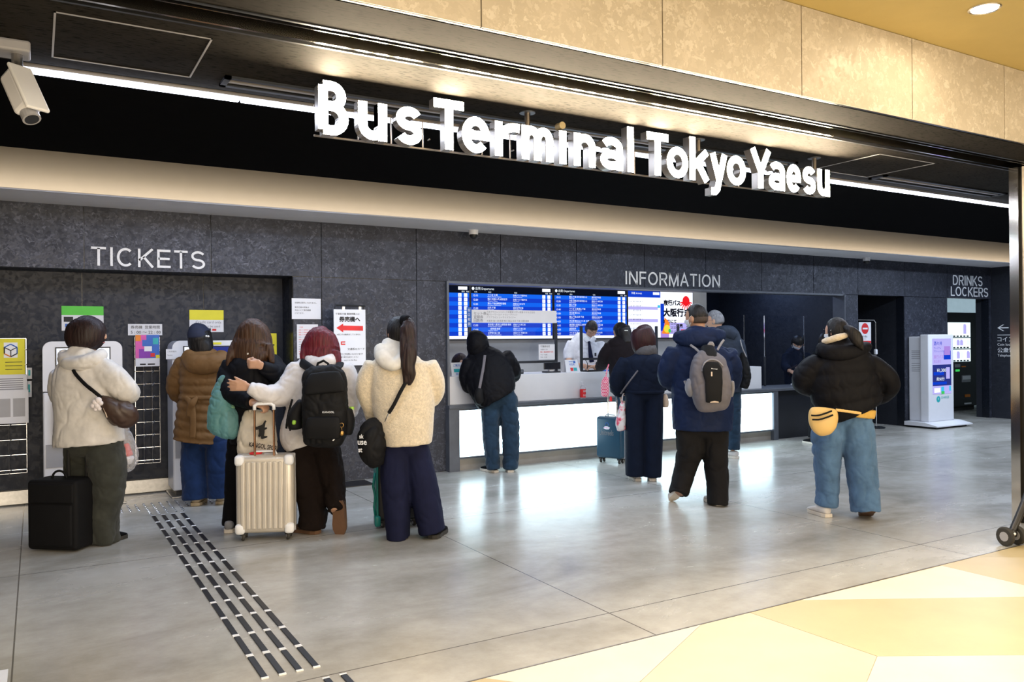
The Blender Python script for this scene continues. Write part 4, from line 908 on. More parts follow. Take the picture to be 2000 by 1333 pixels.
def stud(x, y):
    o = M(); o.tube([(x, y, 0), (x, y, .002), (x, y, .005)], [.012, .011, .006], 10); q = o.obj('tactile_stud', None, 'chrome'); q.location = (0, 0, 0)
    return tag(q, 'small shiny round tactile stud on the floor before the ticket machines', 'tactile stud', 'round tactile studs on the floor')
for i in range(14):
    x = .55 + i * .066
    for k in range(8 if 4 <= i <= 8 else 5):
        y = 7.88 - k * .072
        if proto is None: proto = stud(x, y); px_, py_ = x, y
        else:
            c = proto.copy(); COL.objects.link(c); c.location = (x - px_, y - py_, 0)
tag(M().box(-.30, -.115, 3.9, 4.19, 0, .0015).obj('floor_sticker', None, 'sign_white'), 'white square floor sticker at the bottom left corner', 'sticker')
# ================================================================== PEOPLE
def ray(px, py):
    u = (px - CX) / F_PX; v = -(py - CY) / F_PX
    return FW + RT * (u * cos(ROLL) + v * sin(ROLL)) + UP * (-u * sin(ROLL) + v * cos(ROLL))
def at(px, py, d):
    """world point seen at a pixel of the photograph, d metres in front of the camera"""
    return np.array([0, 0, CAM_H]) + ray(px, py) * d
_pr = np.random.RandomState(3); _perm = _pr.permutation(512); _grad = _pr.normal(size=(512, 3)); _grad /= np.linalg.norm(_grad, axis=1)[:, None]
def pnoise(P):
    i = np.floor(P).astype(int); f = P - i; u = f * f * f * (f * (f * 6 - 15) + 10); r = 0
    for a in (0, 1):
        for b in (0, 1):
            for c in (0, 1):
                h = _perm[(_perm[(_perm[(i[:, 0] + a) % 512] + i[:, 1] + b) % 512] + i[:, 2] + c) % 512]
                w = (u[:, 0] if a else 1 - u[:, 0]) * (u[:, 1] if b else 1 - u[:, 1]) * (u[:, 2] if c else 1 - u[:, 2])
                r = r + w * ((f - np.array([a, b, c])) * _grad[h]).sum(1)
    return r
def resample(P, n):
    """Catmull-Rom through the rows of P"""
    P = np.array(P, float); k = len(P)
    if k == 2: return np.array([P[0] + (P[1] - P[0]) * t for t in np.linspace(0, 1, n)])
    t = np.linspace(0, k - 1, n); i = np.clip(t.astype(int), 0, k - 2); f = (t - i)[:, None]
    p0, p1, p2, p3 = P[np.maximum(i - 1, 0)], P[i], P[i + 1], P[np.minimum(i + 2, k - 1)]
    return 0.5 * (2 * p1 + (p2 - p0) * f + (2 * p0 - 5 * p1 + 4 * p2 - p3) * f * f + (3 * p1 - p0 - 3 * p2 + p3) * f ** 3)
def loft(mm, pts, caps='rr', n=28, step=0.012, quilt=None, ex=2.3, dome=0.8):
    """pts rows: x y z rx ry (rx across the view, ry in depth)"""
    P = np.array(pts, float); L = np.linalg.norm(np.diff(P[:, :3], axis=0), axis=1).sum()
    R = resample(P, max(6, int(L / step))); R[:, 3:] = np.maximum(R[:, 3:], 0.002); k = len(R)
    s = np.concatenate([[0], np.cumsum(np.linalg.norm(np.diff(R[:, :3], axis=0), axis=1))])
    if quilt:
        m = 1 - quilt[1] * (1 - np.abs(np.sin(pi * s / quilt[0])) ** 0.6); R[:, 3] *= m; R[:, 4] *= m
    T = np.gradient(R[:, :3], axis=0); T /= np.linalg.norm(T, axis=1)[:, None] + 1e-9
    rows = []
    def ring(c, t, rx, ry):
        b = FW if abs(t @ FW) < 0.9 else UP
        b = b - t * (b @ t); b /= np.linalg.norm(b); a = np.cross(t, b)
        g = np.linspace(0, 2 * pi, n, endpoint=False); cc, ss = np.cos(g), np.sin(g)
        return c + np.outer(np.sign(cc) * np.abs(cc) ** (2 / ex) * rx, a) + np.outer(np.sign(ss) * np.abs(ss) ** (2 / ex) * ry, b)
    if caps[0] == 'r':
        for q in (0.15, 0.5, 0.8, 0.95):
            e = min(R[0, 3], R[0, 4]) * dome; rows.append(ring(R[0, :3] - T[0] * e * math.sqrt(1 - q * q), T[0], R[0, 3] * q, R[0, 4] * q))
    for i in range(k): rows.append(ring(R[i, :3], T[i], R[i, 3], R[i, 4]))
    if caps[1] == 'r':
        for q in (0.95, 0.8, 0.5, 0.15):
            e = min(R[-1, 3], R[-1, 4]) * dome; rows.append(ring(R[-1, :3] + T[-1] * e * math.sqrt(1 - q * q), T[-1], R[-1, 3] * q, R[-1, 4] * q))
    V = np.concatenate(rows); m_ = len(rows)
    F = [(i * n + j, i * n + (j + 1) % n, (i + 1) * n + (j + 1) % n, (i + 1) * n + j) for i in range(m_ - 1) for j in range(n)]
    F += [tuple(range(n))[::-1], tuple((m_ - 1) * n + j for j in range(n))]
    mm.add(V, F); return mm
def fuse(mm, name, mat, parent, voxel=0.009, smooth=3, fold=0.0, fscale=9.0, aniso=(1, 1, 1), fine=0.0, floor=True, ridge=False):
    """merge all closed shells of mm into one continuous surface, relax it and add cloth folds"""
    me = bpy.data.meshes.new('shells'); me.from_pydata(mm.v, [], mm.f); me.update()
    bm = bmesh.new(); bm.from_mesh(me); bmesh.ops.recalc_face_normals(bm, faces=bm.faces[:]); bm.to_mesh(me); bm.free()
    ob = bpy.data.objects.new('shells', me); COL.objects.link(ob)
    md = ob.modifiers.new('r', 'REMESH'); md.mode = 'VOXEL'; md.voxel_size = voxel; md.use_smooth_shade = True
    dg = bpy.context.evaluated_depsgraph_get(); dg.update(); out = bpy.data.meshes.new_from_object(ob.evaluated_get(dg))
    bpy.data.objects.remove(ob); bpy.data.meshes.remove(me)
    n = len(out.vertices); V = np.empty(n * 3); out.vertices.foreach_get('co', V); V = V.reshape(-1, 3)
    E = np.empty(len(out.edges) * 2, int); out.edges.foreach_get('vertices', E); E = E.reshape(-1, 2)
    deg = np.bincount(E.ravel(), minlength=n).astype(float)[:, None]; deg[deg == 0] = 1
    for it in range(smooth):
        A = np.zeros_like(V)
        for c in range(3): A[:, c] = np.bincount(E[:, 0], V[E[:, 1], c], n) + np.bincount(E[:, 1], V[E[:, 0], c], n)
        V = V + (A / deg - V) * 0.6
    if fold or fine:
        out.vertices.foreach_set('co', V.ravel()); out.update()
        N = np.empty(n * 3); out.vertex_normals.foreach_get('vector', N); N = N.reshape(-1, 3); an = np.array(aniso, float)
        h = np.zeros(n)
        if fold:
            Q = V * fscale * an; q = Q + 0.45 * np.stack([pnoise(Q + 7.3), pnoise(Q + 31.7), pnoise(Q + 57.1)], 1)
            w = pnoise(Q * .5 + 3.1); r1 = np.clip(1 - np.abs(pnoise(q) * 3.2), 0, 1) ** 2; r2 = np.clip(1 - np.abs(pnoise(q * 1.9 + 17) * 3.2), 0, 1) ** 2
            h += fold * (.9 * w - 1.9 * r1 * np.clip(.75 + 2 * w, .15, 1.3) - .6 * r2 + .45)
        if fine: h += fine * 1.6 * pnoise(V * np.array([95, 95, 7.0]))
        V = V + N * h[:, None]
    if floor: V[:, 2] = np.maximum(V[:, 2], 0.0015)
    off = np.zeros(3); p = parent
    while p is not None: off = off + np.array(p.location); p = p.parent
    out.vertices.foreach_set('co', (V - off).ravel()); out.name = name; out.update()
    out.polygons.foreach_set('use_smooth', [True] * len(out.polygons)); out.materials.clear(); out.materials.append(MATS[mat])
    o = bpy.data.objects.new(name, out); COL.objects.link(o); o.parent = parent
    return o
HD = []
for _i in range(37):
    for _j in range(56):
        th = pi * _i / 36; g = 2 * pi * _j / 56; HD.append((sin(th) * cos(g), sin(th) * sin(g), cos(th)))
HD = np.array(HD)
HF = [(i * 56 + j, i * 56 + (j + 1) % 56, (i + 1) * 56 + (j + 1) % 56, (i + 1) * 56 + j) for i in range(36) for j in range(56)]
def head_shape():
    x, y, z = HD.T; X, Y, Z = x * .074, y * .095, z * .113; lo = np.clip(-z, 0, 1)
    X = X * (1 - .26 * lo ** 1.6); Y = np.where(y < 0, Y * (1 - .42 * np.clip((lo - .15) / .85, 0, 1)), Y * (1 - .10 * lo)); fr = np.clip(y * 3, 0, 1); e = np.exp
    nz = np.where(Z > -.028, np.clip((.022 - Z) / .05, 0, 1), np.clip((Z + .042) / .014, 0, 1))
    d = .026 * e(-(X / .0125) ** 2) * nz - .011 * e(-((np.abs(X) - .031) / .014) ** 2 - ((Z - .008) / .012) ** 2) + .004 * e(-((Z - .028) / .010) ** 2 - (X / .05) ** 2)
    d += .006 * e(-(X / .021) ** 2) * (e(-((Z + .055) / .006) ** 2) + e(-((Z + .068) / .006) ** 2)) + .009 * e(-(X / .022) ** 2 - ((Z + .096) / .016) ** 2) + .003 * e(-((np.abs(X) - .042) / .018) ** 2 - ((Z + .022) / .02) ** 2)
    return np.stack([X, Y + d * fr, Z], 1)
HEAD = head_shape()
def hair_shape(fringe, side, vol, nape):
    """cap of hair round the skull, sunk inside the head where the face shows"""
    x, y, z = HD.T; P = HEAD.copy(); base = np.stack([x * .074, y * .095, z * .113], 1) * (1 + vol)
    base[:, 1] -= .004; face = (1 / (1 + np.exp(-(y - side) * 14))) * (1 / (1 + np.exp((z - fringe) * 16))); low = 1 / (1 + np.exp((z - nape) * 18))
    k = np.maximum(face, low)[:, None]
    return base * (1 - k) + P * .90 * k
class Person:
    def __init__(s, label, d, foot, skin='skin'):
        s.d = d; s.k = d / F_PX; p = at(foot[0], foot[1], d); s.root = thing('person', (p[0], p[1], 0), label, 'person'); s.body = M(); s.skin = skin
    def pts(s, ch, w=1.0):
        o = []
        for q in ch:
            dd = q[2]; D = s.d + dd; c = at(q[0], q[1], D); rx = q[3] * D / F_PX; o.append((*c, rx * w, (q[4] if len(q) > 4 else rx) * w))
        return o
    def secs(s, rows): return [((r[1] + r[2]) / 2, r[0], (r[4] if len(r) > 4 else 0), (r[2] - r[1]) / 2, r[3]) for r in rows]
    def garment(s, name, mat, torso=None, limbs=(), extra=(), tq=None, lq=None, hem='f', inner=.74, **kw):
        m = M()
        if torso:
            c = s.secs(torso); loft(m, s.pts(c), 'r' + hem, quilt=tq, dome=.3); loft(s.body, s.pts(c, inner), 'rf', dome=.3)
        for l in limbs:
            tr = name in ('trousers', 'jeans'); l = [(*l[0][:3], l[0][3] * .95, (l[0][4] if len(l[0]) > 4 else .12) * .86)] + list(l[1:]) if tr else l; loft(m, s.pts(l), 'rf', quilt=lq or tq, n=22, dome=.25 if tr else .35); loft(s.body, s.pts(l, .58), 'rf' if tr else 'rr', n=16, dome=.1)
        if not torso and len(limbs) == 2 and name in ('trousers', 'jeans'):
            a, b = limbs[0][0], limbs[1][0]; y = (a[1] + b[1]) / 2; x0 = min(a[0] - a[3], b[0] - b[3]); x1 = max(a[0] + a[3], b[0] + b[3]); u = .12 / s.k; dd = (a[2] + b[2]) / 2
            c = [((x0 + x1) / 2, y - u, dd, (x1 - x0) * .38, .11), ((x0 + x1) / 2, y, dd, (x1 - x0) * .45, max(a[4], b[4]) * .95), ((x0 + x1) / 2, y + u * .55, dd, (x1 - x0) * .40, max(a[4], b[4]) * .8)]
            loft(m, s.pts(c), 'rr', dome=.3); loft(s.body, s.pts(c, .75), 'rr', dome=.3)
        for l in extra: loft(m, s.pts(l), 'rf', n=26, dome=.4)
        return fuse(m, name, mat, s.root, **kw)
    def piece(s, name, mat, chains, caps='rr', quilt=None, parent=None, dome=.3, ex=2.3, **kw):
        m = M()
        for l in chains: loft(m, s.pts(l), caps, n=28, quilt=quilt, dome=dome, ex=ex)
        return fuse(m, name, mat, parent or s.root, **kw)
    def head(s, px, py, yaw, pitch=0, dd=0, scale=1.0, hair=None, hmat='hair_black', face=False, neck=True, tilt=0):
        D = s.d + dd; c = at(px, py, D); a = radians(yaw); f = FW * cos(a) + RT * sin(a); r = RT * cos(a) - FW * sin(a); p = radians(pitch)
        f2 = f * cos(p) - UP * sin(p); u2 = UP * cos(p) + f * sin(p); t = radians(tilt); r, u2 = r * cos(t) + u2 * sin(t), u2 * cos(t) - r * sin(t)
        B = np.stack([r, f2, u2]) * scale; s.hc, s.hB = c, B
        s.body.add(c + HEAD @ B, HF)
        for sx in (-1, 1): s.body.ell(c + np.array([sx * .073, -.006, -.006]) @ B, (.008 * scale, .019 * scale, .031 * scale), np.stack([r + f2 * .35 * sx * -1, f2, u2]), 12, 8)
        if neck:
            b = np.array([0, -.018, -.06]) @ B + c; e = c + np.array([0, -.02, -.06]) @ B - UP * .13
            loft(s.body, [(*b, .052, .055), (*(b * .5 + e * .5), .052, .056), (*e, .062, .06)], 'rr', n=18)
        if hair:
            m = M(); m.add(c + hair_shape(*hair) @ B, HF); fuse(m, 'hair', hmat, s.root, voxel=.006, smooth=2, fine=.002)
        if face:
            for sx in (-1, 1):
                e = M(); e.mat('eye_white').ell(c + np.array([sx * .030, .0735, .008]) @ B, (.011, .009, .0075), B / scale, 12, 8); e.mat('ink').ell(c + np.array([sx * .030, .0805, .008]) @ B, (.005, .003, .005), B / scale, 10, 6); e.obj('eye', s.root, smooth=True)
                w = M(); w.tube([c + np.array([sx * .016, .094, .026]) @ B, c + np.array([sx * .032, .0925, .031]) @ B, c + np.array([sx * .048, .083, .027]) @ B], [.003, .0035, .002], 6); w.obj('eyebrow', s.root, hmat)
            l = M(); l.tube([c + np.array([x, .0945 - abs(x) * .35, -.062]) @ B for x in (-.021, -.01, 0, .01, .021)], [.0015, .004, .0045, .004, .0015], 8); l.obj('lips', s.root, 'lip')
    def lp(s, x, y, z): return s.hc + np.array([x, y, z]) @ s.hB
    def mask(s):
        m = M(); V = s.hc + (HEAD * np.array([1.04, 1.045, 1.0]) + np.array([0, .003, 0])) @ s.hB; keep = []
        for f in HF:
            z = HEAD[list(f), 2].mean(); y = HEAD[list(f), 1].mean()
            if -.105 < z < -.012 and y > .018: keep.append(f)
        m.add(V, keep); m.obj('face_mask', s.root, 'mask_cloth', smooth=True)
        for sx in (-1, 1):
            t = M(); t.tube([s.lp(sx * .070, .03, -.02), s.lp(sx * .078, .005, .012), s.lp(sx * .079, -.012, .02)], .0016, 5); t.tube([s.lp(sx * .066, .03, -.075), s.lp(sx * .077, .0, -.035)], .0016, 5); t.obj('mask_loop', s.root, 'mask_cloth')
    def glasses(s, mat='black_plastic'):
        g = M()
        for sx in (-1, 1):
            c = s.lp(sx * .032, .103, .006); A = s.hB
            g.tube([c + .021 * cos(q) * A[0] + .016 * sin(q) * A[2] for q in np.linspace(0, 2 * pi, 17)[:-1]], .0018, 6, closed=True); g.tube([s.lp(sx * .053, .103, .010), s.lp(sx * .078, .085, .011), s.lp(sx * .079, -.005, .008)], .0016, 5)
        g.tube([s.lp(-.011, .105, .010), s.lp(.011, .105, .010)], .0016, 5); g.obj('glasses', s.root, mat)
    def hand(s, px, py, dd, D, N, S, curl=40, scale=1.0, splay=6, thumb=.66):
        """wrist at pixel; D finger direction, N side the fingers curl towards, S thumb side (all as right, away, up)"""
        fr = np.stack([RT, FW, UP]); D, N, S = [np.array(v, float) @ fr for v in (D, N, S)]
        D /= np.linalg.norm(D); N = N - D * (N @ D); N /= np.linalg.norm(N); T = np.cross(D, N); S = T if T @ S > 0 else -T
        W = at(px, py, s.d + dd); q = scale
        for i, off in enumerate((-.024, -.008, .008, .024)):
            loft(s.body, [(*(W + S * off * .6 * q), .014 * q, .014 * q), (*(W + D * .085 * q + S * off * q), .0125 * q, .0125 * q)], 'rr', n=10)
        for i, (off, ln) in enumerate(((.028, .072), (.0095, .080), (-.0095, .074), (-.028, .058))):
            p = W + D * .085 * q + S * off * q; c = [(*p, .0095 * q, .0095 * q)]; a = radians(curl * .5 + 4 * i); sp = radians(splay * (1.5 - i) * .6)
            for k, fr_ in enumerate((.45, .32, .23)):
                dr = D * cos(a) + N * sin(a); dr = dr * cos(sp) + S * sin(sp); p = p + dr * ln * fr_ * q; c.append((*p, (.0088 - .0008 * k) * q, (.0088 - .0008 * k) * q)); a += radians(curl)
            loft(s.body, c, 'rr', n=10, step=.006)
        p = W + D * .025 * q + S * .030 * q; c = [(*p, .013 * q, .013 * q)]; a = radians(curl * .4)
        for k, ln in enumerate((.035, .03, .024)):
            dr = (D * (1.2 - .68 * thumb) + S * thumb) * cos(a) + N * sin(a); p = p + dr * ln * q; c.append((*p, (.0105 - .001 * k) * q, (.0105 - .001 * k) * q)); a += radians(curl * .35)
        loft(s.body, c, 'rr', n=10, step=.006)
    def shoe(s, px, py, dd, yaw, mat, sole='sole_white', L=.26, lift=0.0, pitch=0.0, w=.046, name='shoe'):
        """px, py: heel-to-toe middle on the floor"""
        D = s.d + dd; c = at(px, py, D); c[2] = lift
        a = radians(yaw); f = FW * cos(a) + RT * sin(a); c = c + f * (.04 if not lift else 0); r = RT * cos(a) - FW * sin(a); p = radians(pitch); f2 = f * cos(p) - UP * sin(p); u2 = UP * cos(p) + f * sin(p)
        def X(x, y, z): return c + r * x + f2 * y * L / .26 + u2 * z
        m = M(); R = []
        for y, wx, zt, zb in ((-.125, .022, .085, .03), (-.11, .032, .09, .024), (-.07, .038, .092, .022), (-.02, .040, .085, .022), (.03, .044, .068, .022), (.08, .046, .055, .022), (.11, .036, .045, .024), (.13, .016, .036, .028)):
            R.append([X(wx * w / .046 * np.sign(cos(g)) * abs(cos(g)) ** .8, y, (zt + zb) / 2 + (zt - zb) / 2 * np.sign(sin(g)) * abs(sin(g)) ** .8) for g in np.linspace(0, 2 * pi, 17)[:-1]])
        V = [q for row in R for q in row]; F = [(i * 16 + j, i * 16 + (j + 1) % 16, (i + 1) * 16 + (j + 1) % 16, (i + 1) * 16 + j) for i in range(7) for j in range(16)] + [tuple(range(16))[::-1], tuple(7 * 16 + j for j in range(16))]
        m.add(V, F); o = fin(m.obj(name, s.root, mat, smooth=True))
        out = [(.0, -.135), (.030, -.128), (.041, -.09), (.040, -.02), (.048, .05), (.046, .09), (.030, .128), (0, .142), (-.030, .128), (-.046, .09), (-.048, .05), (-.040, -.02), (-.041, -.09), (-.030, -.128)]
        b = M(); n = len(out); b.add([X(x * w / .046, y, z) for z in (.002, .028) for x, y in out], [tuple(range(n))[::-1], tuple(range(n, 2 * n))] + [(i, (i + 1) % n, n + (i + 1) % n, n + i) for i in range(n)])
        fin(b.obj('sole', o, sole))
        lo = min(v.co.z + o.matrix_basis.translation.z for ob in (o, o.children[0]) for v in ob.data.vertices)
        if lo < 0.001 and not lift: 
            for ob in (o, o.children[0]):
                for v in ob.data.vertices: v.co.z -= lo - .001
        if not lift: loft(s.body, [(*X(0, -.045, .10), .02, .02), (*X(0, -.045, .07), .024, .03), (*X(0, .05, .045), .022, .014)], 'rr', n=12)
    def done(s):
        fuse(s.body, 'body', s.skin, s.root, voxel=.0065, smooth=2)
def cloth(name, c, rough=.8, bump=.25, bscale=500, sheen=.0, noise=.06, nscale=14, spec=.12): plain(name, c, rough, noise=noise, nscale=nscale, bump=bump, bscale=bscale, sheen=sheen, spec=spec)
plain('skin', (0.52, 0.30, 0.20, 1), .5, noise=.04, nscale=25); plain('skin_tan', (0.42, 0.23, 0.145, 1), .5, noise=.04, nscale=25); plain('stubble', (.040, .026, .020, 1), .7, noise=.1, nscale=60); plain('lip', (0.42, 0.13, 0.11, 1), .4); plain('eye_white', (.75, .74, .72, 1), .2)
def hairmat(name, a, b_, rough=.36):
    m, nt, b = nodemat(name); n = tex(nt, 30, 3, stretch=(3, 3, .12)); r = ramp(nt, n.outputs[0], [(.3, a), (.7, b_)]); nt.links.new(r.outputs[0], b.inputs['Base Color']); b.inputs['Roughness'].default_value = rough + .08; b.inputs['Specular IOR Level'].default_value = .28
    bp = nt.nodes.new('ShaderNodeBump'); bp.inputs['Strength'].default_value = .5; bp.inputs['Distance'].default_value = .004; n2 = tex(nt, 60, 2, stretch=(4, 4, .1)); nt.links.new(n2.outputs[0], bp.inputs['Height']); nt.links.new(bp.outputs[0], b.inputs['Normal'])
hairmat('hair_black', (.004, .0035, .004, 1), (.016, .013, .013, 1)); hairmat('hair_dark', (.010, .006, .006, 1), (.035, .018, .016, 1)); hairmat('hair_brown', (.020, .009, .005, 1), (.075, .035, .018, 1)); hairmat('hair_red', (.050, .004, .008, 1), (.15, .012, .022, 1)); hairmat('hair_maroon', (.016, .004, .006, 1), (.045, .012, .014, 1)); hairmat('hair_grey', (.10, .10, .11, 1), (.30, .30, .32, 1), .5)
cloth('white_coat', (.66, .63, .60, 1)); cloth('brown_puffer', (.175, .092, .036, 1), .5, .1, 300); cloth('black_cloth', (.0035, .0035, .005, 1), .8); cloth('white_puffer', (.66, .63, .63, 1), .6, .1); cloth('fleece', (.68, .58, .43, 1), .95, 1.0, 120, .5, .08, 60); cloth('white_knit', (.70, .68, .64, 1), .9); cloth('black_puffer', (.0040, .0040, .0062, 1), .62, .1, spec=.13); cloth('navy_coat', (.008, .016, .052, 1), .6, .12); cloth('dark_navy', (.006, .010, .024, 1), .8); cloth('shirt_white', (.76, .77, .82, 1), .7); cloth('dark_brown_jacket', (.011, .008, .010, 1), .8, .1); cloth('slate_jacket', (.026, .035, .055, 1), .6, .1); cloth('scarf_grey', (.10, .095, .10, 1), .9, .6, 150)
cloth('denim_blue', (.085, .165, .30, 1), .85, .5, 420, .1, .12, 9); cloth('denim_navy', (.012, .030, .095, 1), .85, .4, 420, .1, .12, 9); cloth('denim_dark', (.016, .036, .066, 1), .85, .4, 420, .1, .12, 9); cloth('olive_denim', (.040, .042, .036, 1), .9, .4, 420, .1, .15, 9); cloth('dark_brown_trousers', (.010, .006, .005, 1), .8, .85); cloth('navy_trousers', (.010, .012, .036, 1), .85); cloth('charcoal_trousers', (.013, .012, .0125, 1), .8, .85); cloth('fur_cream', (.66, .55, .40, 1), .95, 1.0, 90, .5); cloth('yellow_cloth', (.62, .38, .09, 1), .7)
plain('sole_white', (.66, .60, .53, 1), .6); plain('shoe_white', (.66, .63, .62, 1), .55); plain('shoe_cream', (.52, .42, .28, 1), .7); plain('shoe_grey', (.26, .26, .28, 1), .7); plain('suede_brown', (.085, .042, .020, 1), .9); plain('sole_brown', (.12, .06, .03, 1), .8); plain('mask_cloth', (.78, .80, .85, 1), .8); plain('cap_navy', (.012, .016, .04, 1), .8); plain('pearl', (.8, .78, .75, 1), .2)

# --- woman in the white jacket at the left
p = Person('woman with a short dark bob in a white hooded jacket and wide grey green jeans', 5.83, (205, 1055))
p.garment('jacket', 'white_coat', [(696, 150, 198, .08), (706, 128, 214, .125), (718, 113, 228, .15), (742, 106, 238, .17), (778, 108, 240, .18), (815, 112, 234, .18), (846, 110, 237, .185), (868, 110, 240, .19)],
          [[(196, 722, -.06, 27, .085), (222, 742, -.08, 28, .085), (246, 764, -.06, 23, .08), (250, 770, .04, 20, .07), (222, 772, .14, 17, .06)], [(120, 730, .05, 20), (117, 772, .10, 19), (150, 800, .2, 15)]], fold=0.0031, fscale=9, aniso=(1, 1, .8))
p.piece('hood', 'white_coat', [[(128, 694, -.03, 13, .06), (136, 708, -.09, 15, .07), (160, 710, -.13, 15, .07), (186, 702, -.10, 15, .06), (202, 692, -.03, 11, .05)], [(150, 690, -.02, 24, .09), (160, 704, -.05, 30, .09)]], fold=0.0037)
p.garment('trousers', 'olive_denim', None, [[(158, 868, .02, 32, .13), (160, 940, .09, 29, .115), (166, 1000, .10, 26, .105), (170, 1052, .10, 25, .11)], [(203, 862, 0, 35, .15), (210, 912, -.03, 34, .135), (212, 960, -.03, 29, .12), (206, 1002, -.03, 25, .115), (206, 1040, -.03, 25, .115), (207, 1060, -.03, 24, .12)]], fold=0.0068, fscale=7, ridge=True)
p.head(178, 652, 74, 4, 0, .96, hair=(.05, .50, .10, -.9), hmat='hair_dark', face=True)
p.piece('hair', 'hair_dark', [p.secs([(620, 158, 182, .06), (626, 146, 194, .085), (638, 135, 204, .105), (652, 131, 204, .115), (665, 130, 199, .115), (675, 133, 193, .105), (681, 138, 187, .085)])], fine=.0025, smooth=3, voxel=.007)
p.shoe(164, 1048, .14, 40, 'black_cloth', 'rubber'); p.shoe(200, 1056, .0, 40, 'black_cloth', 'rubber')
p.hand(222, 772, .16, (-1, .3, 0), (0, 1, 0), (0, 0, 1)); p.done()

# --- woman in the brown belted puffer coat at the right ticket machine
p = Person('woman in a navy cap and brown belted puffer coat at the right ticket machine', 7.18, (400, 980))
p.garment('coat', 'brown_puffer', [(684, 374, 424, .09), (694, 359, 438, .13), (708, 353, 444, .15), (735, 351, 446, .165), (770, 352, 444, .16), (800, 347, 440, .165), (830, 343, 437, .175), (862, 340, 432, .185)],
          [[(362, 706, 0, 18, .085), (347, 735, .02, 18, .085), (342, 757, .05, 17, .08), (352, 774, .14, 16, .07), (370, 778, .24, 13, .06)], [(438, 708, 0, 18, .085), (452, 738, .05, 17, .08), (450, 765, .14, 15, .07), (432, 775, .25, 13, .06)]], tq=(.078, .11), fold=0.0019, fscale=14)
p.piece('hood', 'brown_puffer', [[(366, 694, -.06, 15, .06), (380, 710, -.13, 20, .07), (403, 712, -.14, 21, .07), (426, 706, -.12, 19, .07), (437, 694, -.06, 14, .06)]], quilt=(.09, .06), fold=0.0025)
p.piece('belt', 'brown_puffer', [[(398, 771, 0, 46.5, .167), (398, 779, 0, 46.5, .169)]], 'ff', smooth=2)
p.piece('belt_tail', 'brown_puffer', [[(362, 776, -.17, 4, .012), (371, 786, -.19, 6, .014), (376, 800, -.19, 6, .012), (377, 826, -.20, 6.5, .010), (376, 856, -.205, 6.5, .008)], [(385, 776, -.185, 3, .01), (376, 788, -.20, 7, .018), (370, 800, -.19, 6, .012), (368, 814, -.19, 5, .01)]], smooth=1, voxel=.006)
p.garment('jeans', 'denim_navy', None, [[(380, 852, 0, 25, .14), (379, 900, 0, 24, .125), (382, 940, 0, 25, .135), (384, 973, 0, 26, .15)], [(424, 850, .02, 25, .14), (427, 900, .02, 23, .125), (429, 940, .02, 22, .135), (430, 971, .02, 21, .14)]], fold=0.0056, fscale=7, ridge=True)
p.head(391, 661, 8, 4, .0, .93)
p.piece('hair', 'hair_black', [p.secs([(648, 371, 410, .095), (660, 369, 412, .11), (672, 370, 414, .105, -.01), (682, 373, 416, .08, -.03), (692, 380, 414, .05, -.05)])], fine=.003, smooth=2, voxel=.007)
p.piece('cap', 'cap_navy', [p.secs([(635, 380, 401, .07), (640, 373, 406, .095), (650, 369, 409, .112), (659, 368.5, 410, .116)]), [(391, 657, .08, 18, .04), (391, 659, .16, 15, .03)]], smooth=3, voxel=.006)
p.piece('cap_button', 'cap_navy', [[(390, 633.5, 0, 2, .01), (390, 635, 0, 2, .01)]], voxel=.003, smooth=1)
e = M(); e.ell(at(403, 657, 7.08), (.009, .009, .009)); e.ell(at(407, 657.5, 7.10), (.009, .009, .009)); e.obj('hair_pearls', p.root, 'pearl', smooth=True)
p.shoe(386, 978, 0, -8, 'shoe_cream', 'shoe_cream', w=.056); p.shoe(436, 974, .06, 4, 'shoe_cream', 'shoe_cream', w=.05)
p.hand(372, 778, .26, (.3, 1, .2), (0, 0, -1), (1, 0, 0)); p.hand(430, 775, .27, (-.3, 1, .2), (0, 0, -1), (-1, 0, 0)); p.done()

# --- woman in black holding the silver suitcase
p = Person('woman with long brown hair in a black jacket holding the silver suitcase handle', 6.19, (470, 1030))
p.garment('jacket', 'black_puffer', [(692, 468, 522, .09), (704, 452, 534, .13), (722, 441, 541, .16), (760, 440, 538, .17), (800, 446, 532, .17), (840, 450, 528, .17), (866, 452, 526, .17)],
          [[(456, 714, -.02, 22, .09), (446, 742, -.06, 23, .09), (452, 766, -.13, 21, .085), (472, 777, -.20, 19, .075), (494, 787, -.28, 15, .06)], [(528, 708, .05, 20, .085), (545, 730, -.02, 19, .085), (530, 726, -.14, 16, .07), (510, 716, -.20, 13, .055)]], fold=0.0037, fscale=9)
p.garment('trousers', 'black_cloth', None, [[(472, 858, 0, 27, .14), (464, 920, 0, 22, .12), (458, 980, 0, 19, .10), (453, 1026, 0, 18, .105)], [(510, 858, .03, 27, .14), (512, 920, .03, 22, .12), (512, 980, .03, 19, .10), (511, 1012, .03, 18, .10)]], fold=0.0037, fscale=8, ridge=True)
p.piece('collar', 'white_knit', [[(492, 684, -.06, 24, .06), (494, 692, -.06, 27, .07)]])
p.head(495, 654, 18, 6, 0, 1.0, hair=(.3, .45, .10, -.8), hmat='hair_brown')
p.piece('hair', 'hair_brown', [p.secs([(626, 482, 508, .07), (634, 471, 518, .095), (648, 463, 526, .108), (666, 457, 531, .11), (683, 452, 532, .11, -.02), (698, 458, 533, .085, -.05), (710, 490, 533, .045, -.09)]), [(462, 672, -.04, 10, .04), (453, 690, -.08, 9, .035), (447, 704, -.10, 6, .025), (444, 718, -.10, 3, .015)], [(524, 676, -.05, 9, .04), (529, 694, -.07, 7, .03), (532, 710, -.09, 4, .02)]], fine=.0035, smooth=2, voxel=.007)
